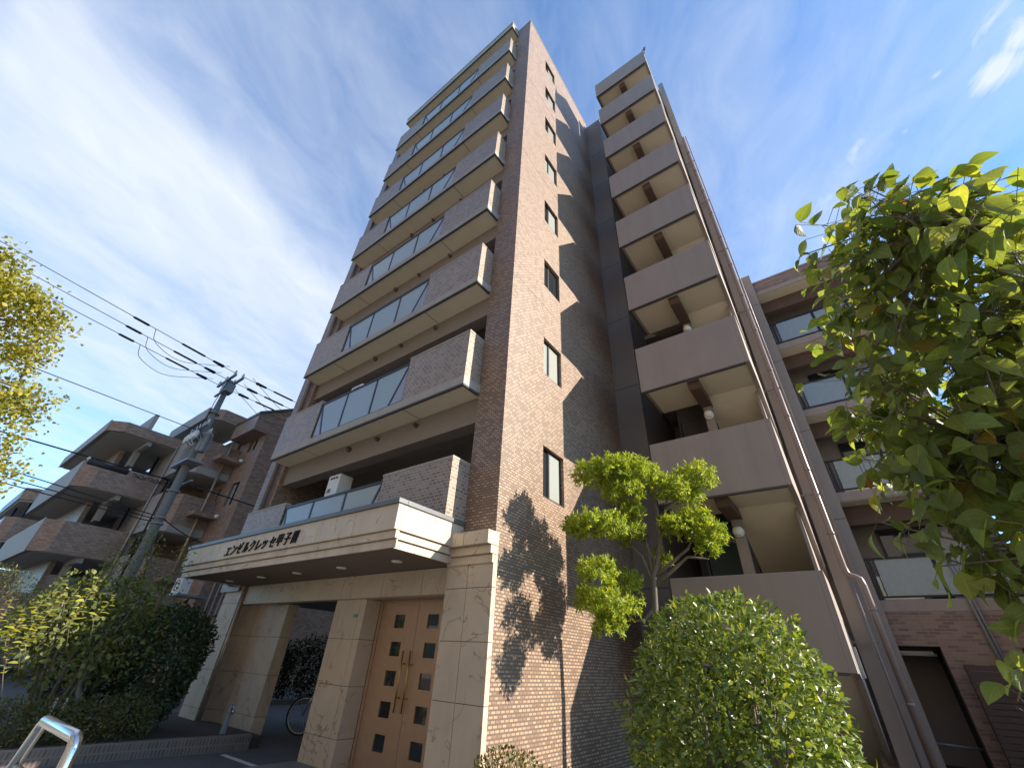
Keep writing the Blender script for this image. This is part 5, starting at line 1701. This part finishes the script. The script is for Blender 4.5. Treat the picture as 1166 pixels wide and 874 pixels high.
for q_ in allp:
    m_ = 60
    P_.append(q_ + RNG.normal(0, 1, (m_, 3)) * np.array([0.15, 0.15, 0.10])); D_.append(unit(RNG.normal(size=(m_, 3)) + np.array([0, 0, -0.3]))); N_.append(unit(RNG.normal(size=(m_, 3)) + np.array([0, 0, 0.7]))); L_.append(RNG.uniform(0.045, 0.078, m_))
leaves('crown', np.concatenate(P_), np.concatenate(D_), np.concatenate(N_), np.concatenate(L_), 0.95, 'fan', lm_gink, gk)

# planter shrubs
bush('round_shrub', 'dark green rounded shrub standing against the left stone pillar', 'shrub', (-7.0, -1.2, 1.15), (0.66, 0.66, 1.0), 8000, 0.075, 0.5, 'lance', lm_dark, 21, 8, 0.2, 0.4, 2.2, 0.7, base_z=0.15, stray=150)
ls = bush('leafy_shrub', 'tall loose shrub with broad leaves and yellow-lit shoots in the planter', 'shrub', (-6.85, -2.6, 1.62), (0.85, 0.95, 0.80), 3600, 0.085, 0.62, 'oval', lm_shrub, 23, 12, 0.30, 0.7, 2.0, 0.8, base_z=0.15, stray=160)
mb = MB(); mb.tube([(-6.45, -2.2, 0.1), (-6.6, -2.35, 0.7), (-6.8, -2.55, 1.5)], [0.05, 0.04, 0.02], 8); mb.build('trunk', bark, ls)
# sunlit shoots
SH = [[-4.81, -3.93, 1.28, 1.89], [-4.78, -3.8, 1.48, 2.03], [-4.75, -3.6, 1.38, 2.11], [-4.68, -3.29, 1.6, 2.25], [-4.65, -3.08, 1.7, 2.05], [-4.79, -3.8, 1.42, 1.8], [-4.81, -3.89, 1.13, 1.49], [-4.77, -3.65, 1.09, 1.36], [-4.77, -3.62, 1.33, 1.76], [-4.73, -3.46, 1.86, 2.07]]
P_, D_, N_, L_ = [], [], [], []
mb = MB()
for x, y, z0, z1 in SH:
    ln_ = Vector((RNG.normal(0, 0.06), RNG.normal(0, 0.06), 0))
    a, b = Vector((x, y, z0)), Vector((x, y, z1)) + ln_
    mb.tube([(x - 0.45, y + 0.2, z0 - 0.3), tuple(a), tuple(b)], [0.004, 0.004, 0.002], 5)
    nl = int((z1 - z0) / 0.03)
    for k in range(nl):
        s_ = k / nl
        ang = k * 2.4
        c = np.array(a.lerp(b, s_))
        P_.append(c[None]); D_.append(np.array([[math.cos(ang), math.sin(ang), 0.25]])); N_.append(np.array([[0.0, 0.0, 1.0]]) + RNG.normal(0, 0.2, (1, 3))); L_.append([RNG.uniform(0.10, 0.16) * (1 - 0.5 * s_)])
leaves('young_leaves', np.concatenate(P_), np.concatenate(D_), np.concatenate(N_), np.concatenate(L_), 0.66, 'oval', lm_shoot, ls)
mb.build('shoot', bark, ls)
tw_ = thing('thin_tree', 'thin loose young tree rising beside the utility pole above the shrubs', 'tree', (-7.9, -1.9, 0.15))
mb = MB(); mb.tube([(-7.9, -1.9, 0.1), (-7.85, -1.95, 1.6), (-7.9, -2.0, 3.2)], [0.04, 0.03, 0.008], 7)
P_, D_, N_, L_ = [], [], [], []
for k in range(70):
    a = RNG.uniform(0, 6.28); z = RNG.uniform(1.4, 3.3); r_ = RNG.uniform(0.1, 0.95) * (1.15 - 0.22 * z)+0.25
    e = Vector((-7.9 + r_ * math.cos(a), -1.95 + r_ * math.sin(a), z + 0.15))
    mb.tube([(-7.88, -1.95, z - 0.35), tuple(e)], [0.008, 0.003], 4)
    m_ = 20
    P_.append(np.array(e) + RNG.normal(0, 0.11, (m_, 3))); D_.append(unit(RNG.normal(size=(m_, 3)))); N_.append(unit(RNG.normal(size=(m_, 3)) + np.array([0, 0, 0.8]))); L_.append(RNG.uniform(0.04, 0.075, m_))
leaves('crown', np.concatenate(P_), np.concatenate(D_), np.concatenate(N_), np.concatenate(L_), 0.55, 'small', lm_shrub, tw_)
mb.build('trunk', bark, tw_)
bush('dome_shrub', 'dense grey-green dome shrub at the far left of the planter', 'shrub', (-8.1, -3.95, 1.3), (1.0, 0.85, 1.15), 7000, 0.055, 0.3, 'lance', lm_hedge, 25, 6, 0.1, 0.3, 2.3, 0.6, base_z=0.15)
bush('loose_shrub', 'loose dark shrub between the round shrub and the broad-leaved one', 'shrub', (-7.9, -2.0, 0.80), (0.6, 0.6, 0.65), 2500, 0.09, 0.5, 'lance', lm_dark, 27, 6, 0.25, 0.5, 2.0, 0.8, base_z=0.15)
hd_t = thing('low_hedge', 'low olive-brown hedge along the planter edge behind the steel barrier', 'hedge', (-6.2, -2.8, 0.15))
P_, N_ = [], []
for k, (x, y) in enumerate([(-5.95, -1.75), (-6.0, -2.2), (-6.0, -2.65), (-6.1, -3.1), (-6.35, -3.6), (-6.8, -4.1), (-7.4, -4.5)]):
    a, b = dome_points(1700, (x, y, 0.42), (0.42, 0.42, 0.34), 40 + k, 0.2, 0.5, 2.4, -0.7)
    P_.append(a); N_.append(b)
P_ = np.concatenate(P_); N_ = np.concatenate(N_)
P_[:, 2] = np.maximum(P_[:, 2], 0.18)
leaves('foliage', P_, spray(N_, 0.6), spray(N_, 0.6), RNG.uniform(0.03, 0.06, len(P_)), 0.4, 'lance', lm_hedge, hd_t)
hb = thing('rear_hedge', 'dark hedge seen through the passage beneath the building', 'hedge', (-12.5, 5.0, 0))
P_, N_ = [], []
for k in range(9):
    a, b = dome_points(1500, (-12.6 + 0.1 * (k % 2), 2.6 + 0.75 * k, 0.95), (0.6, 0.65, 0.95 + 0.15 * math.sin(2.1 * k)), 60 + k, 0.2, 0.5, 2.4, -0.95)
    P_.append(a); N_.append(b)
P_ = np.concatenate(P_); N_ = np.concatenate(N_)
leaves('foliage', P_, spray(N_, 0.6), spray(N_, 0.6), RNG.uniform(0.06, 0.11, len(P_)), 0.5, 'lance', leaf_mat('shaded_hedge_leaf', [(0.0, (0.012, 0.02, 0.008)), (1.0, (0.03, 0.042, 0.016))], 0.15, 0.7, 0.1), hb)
kb = MB(); kb.box(-11.9, -11.75, 1.5, 10, 0, 0.14); structure('parking_kerb', kb, pave)
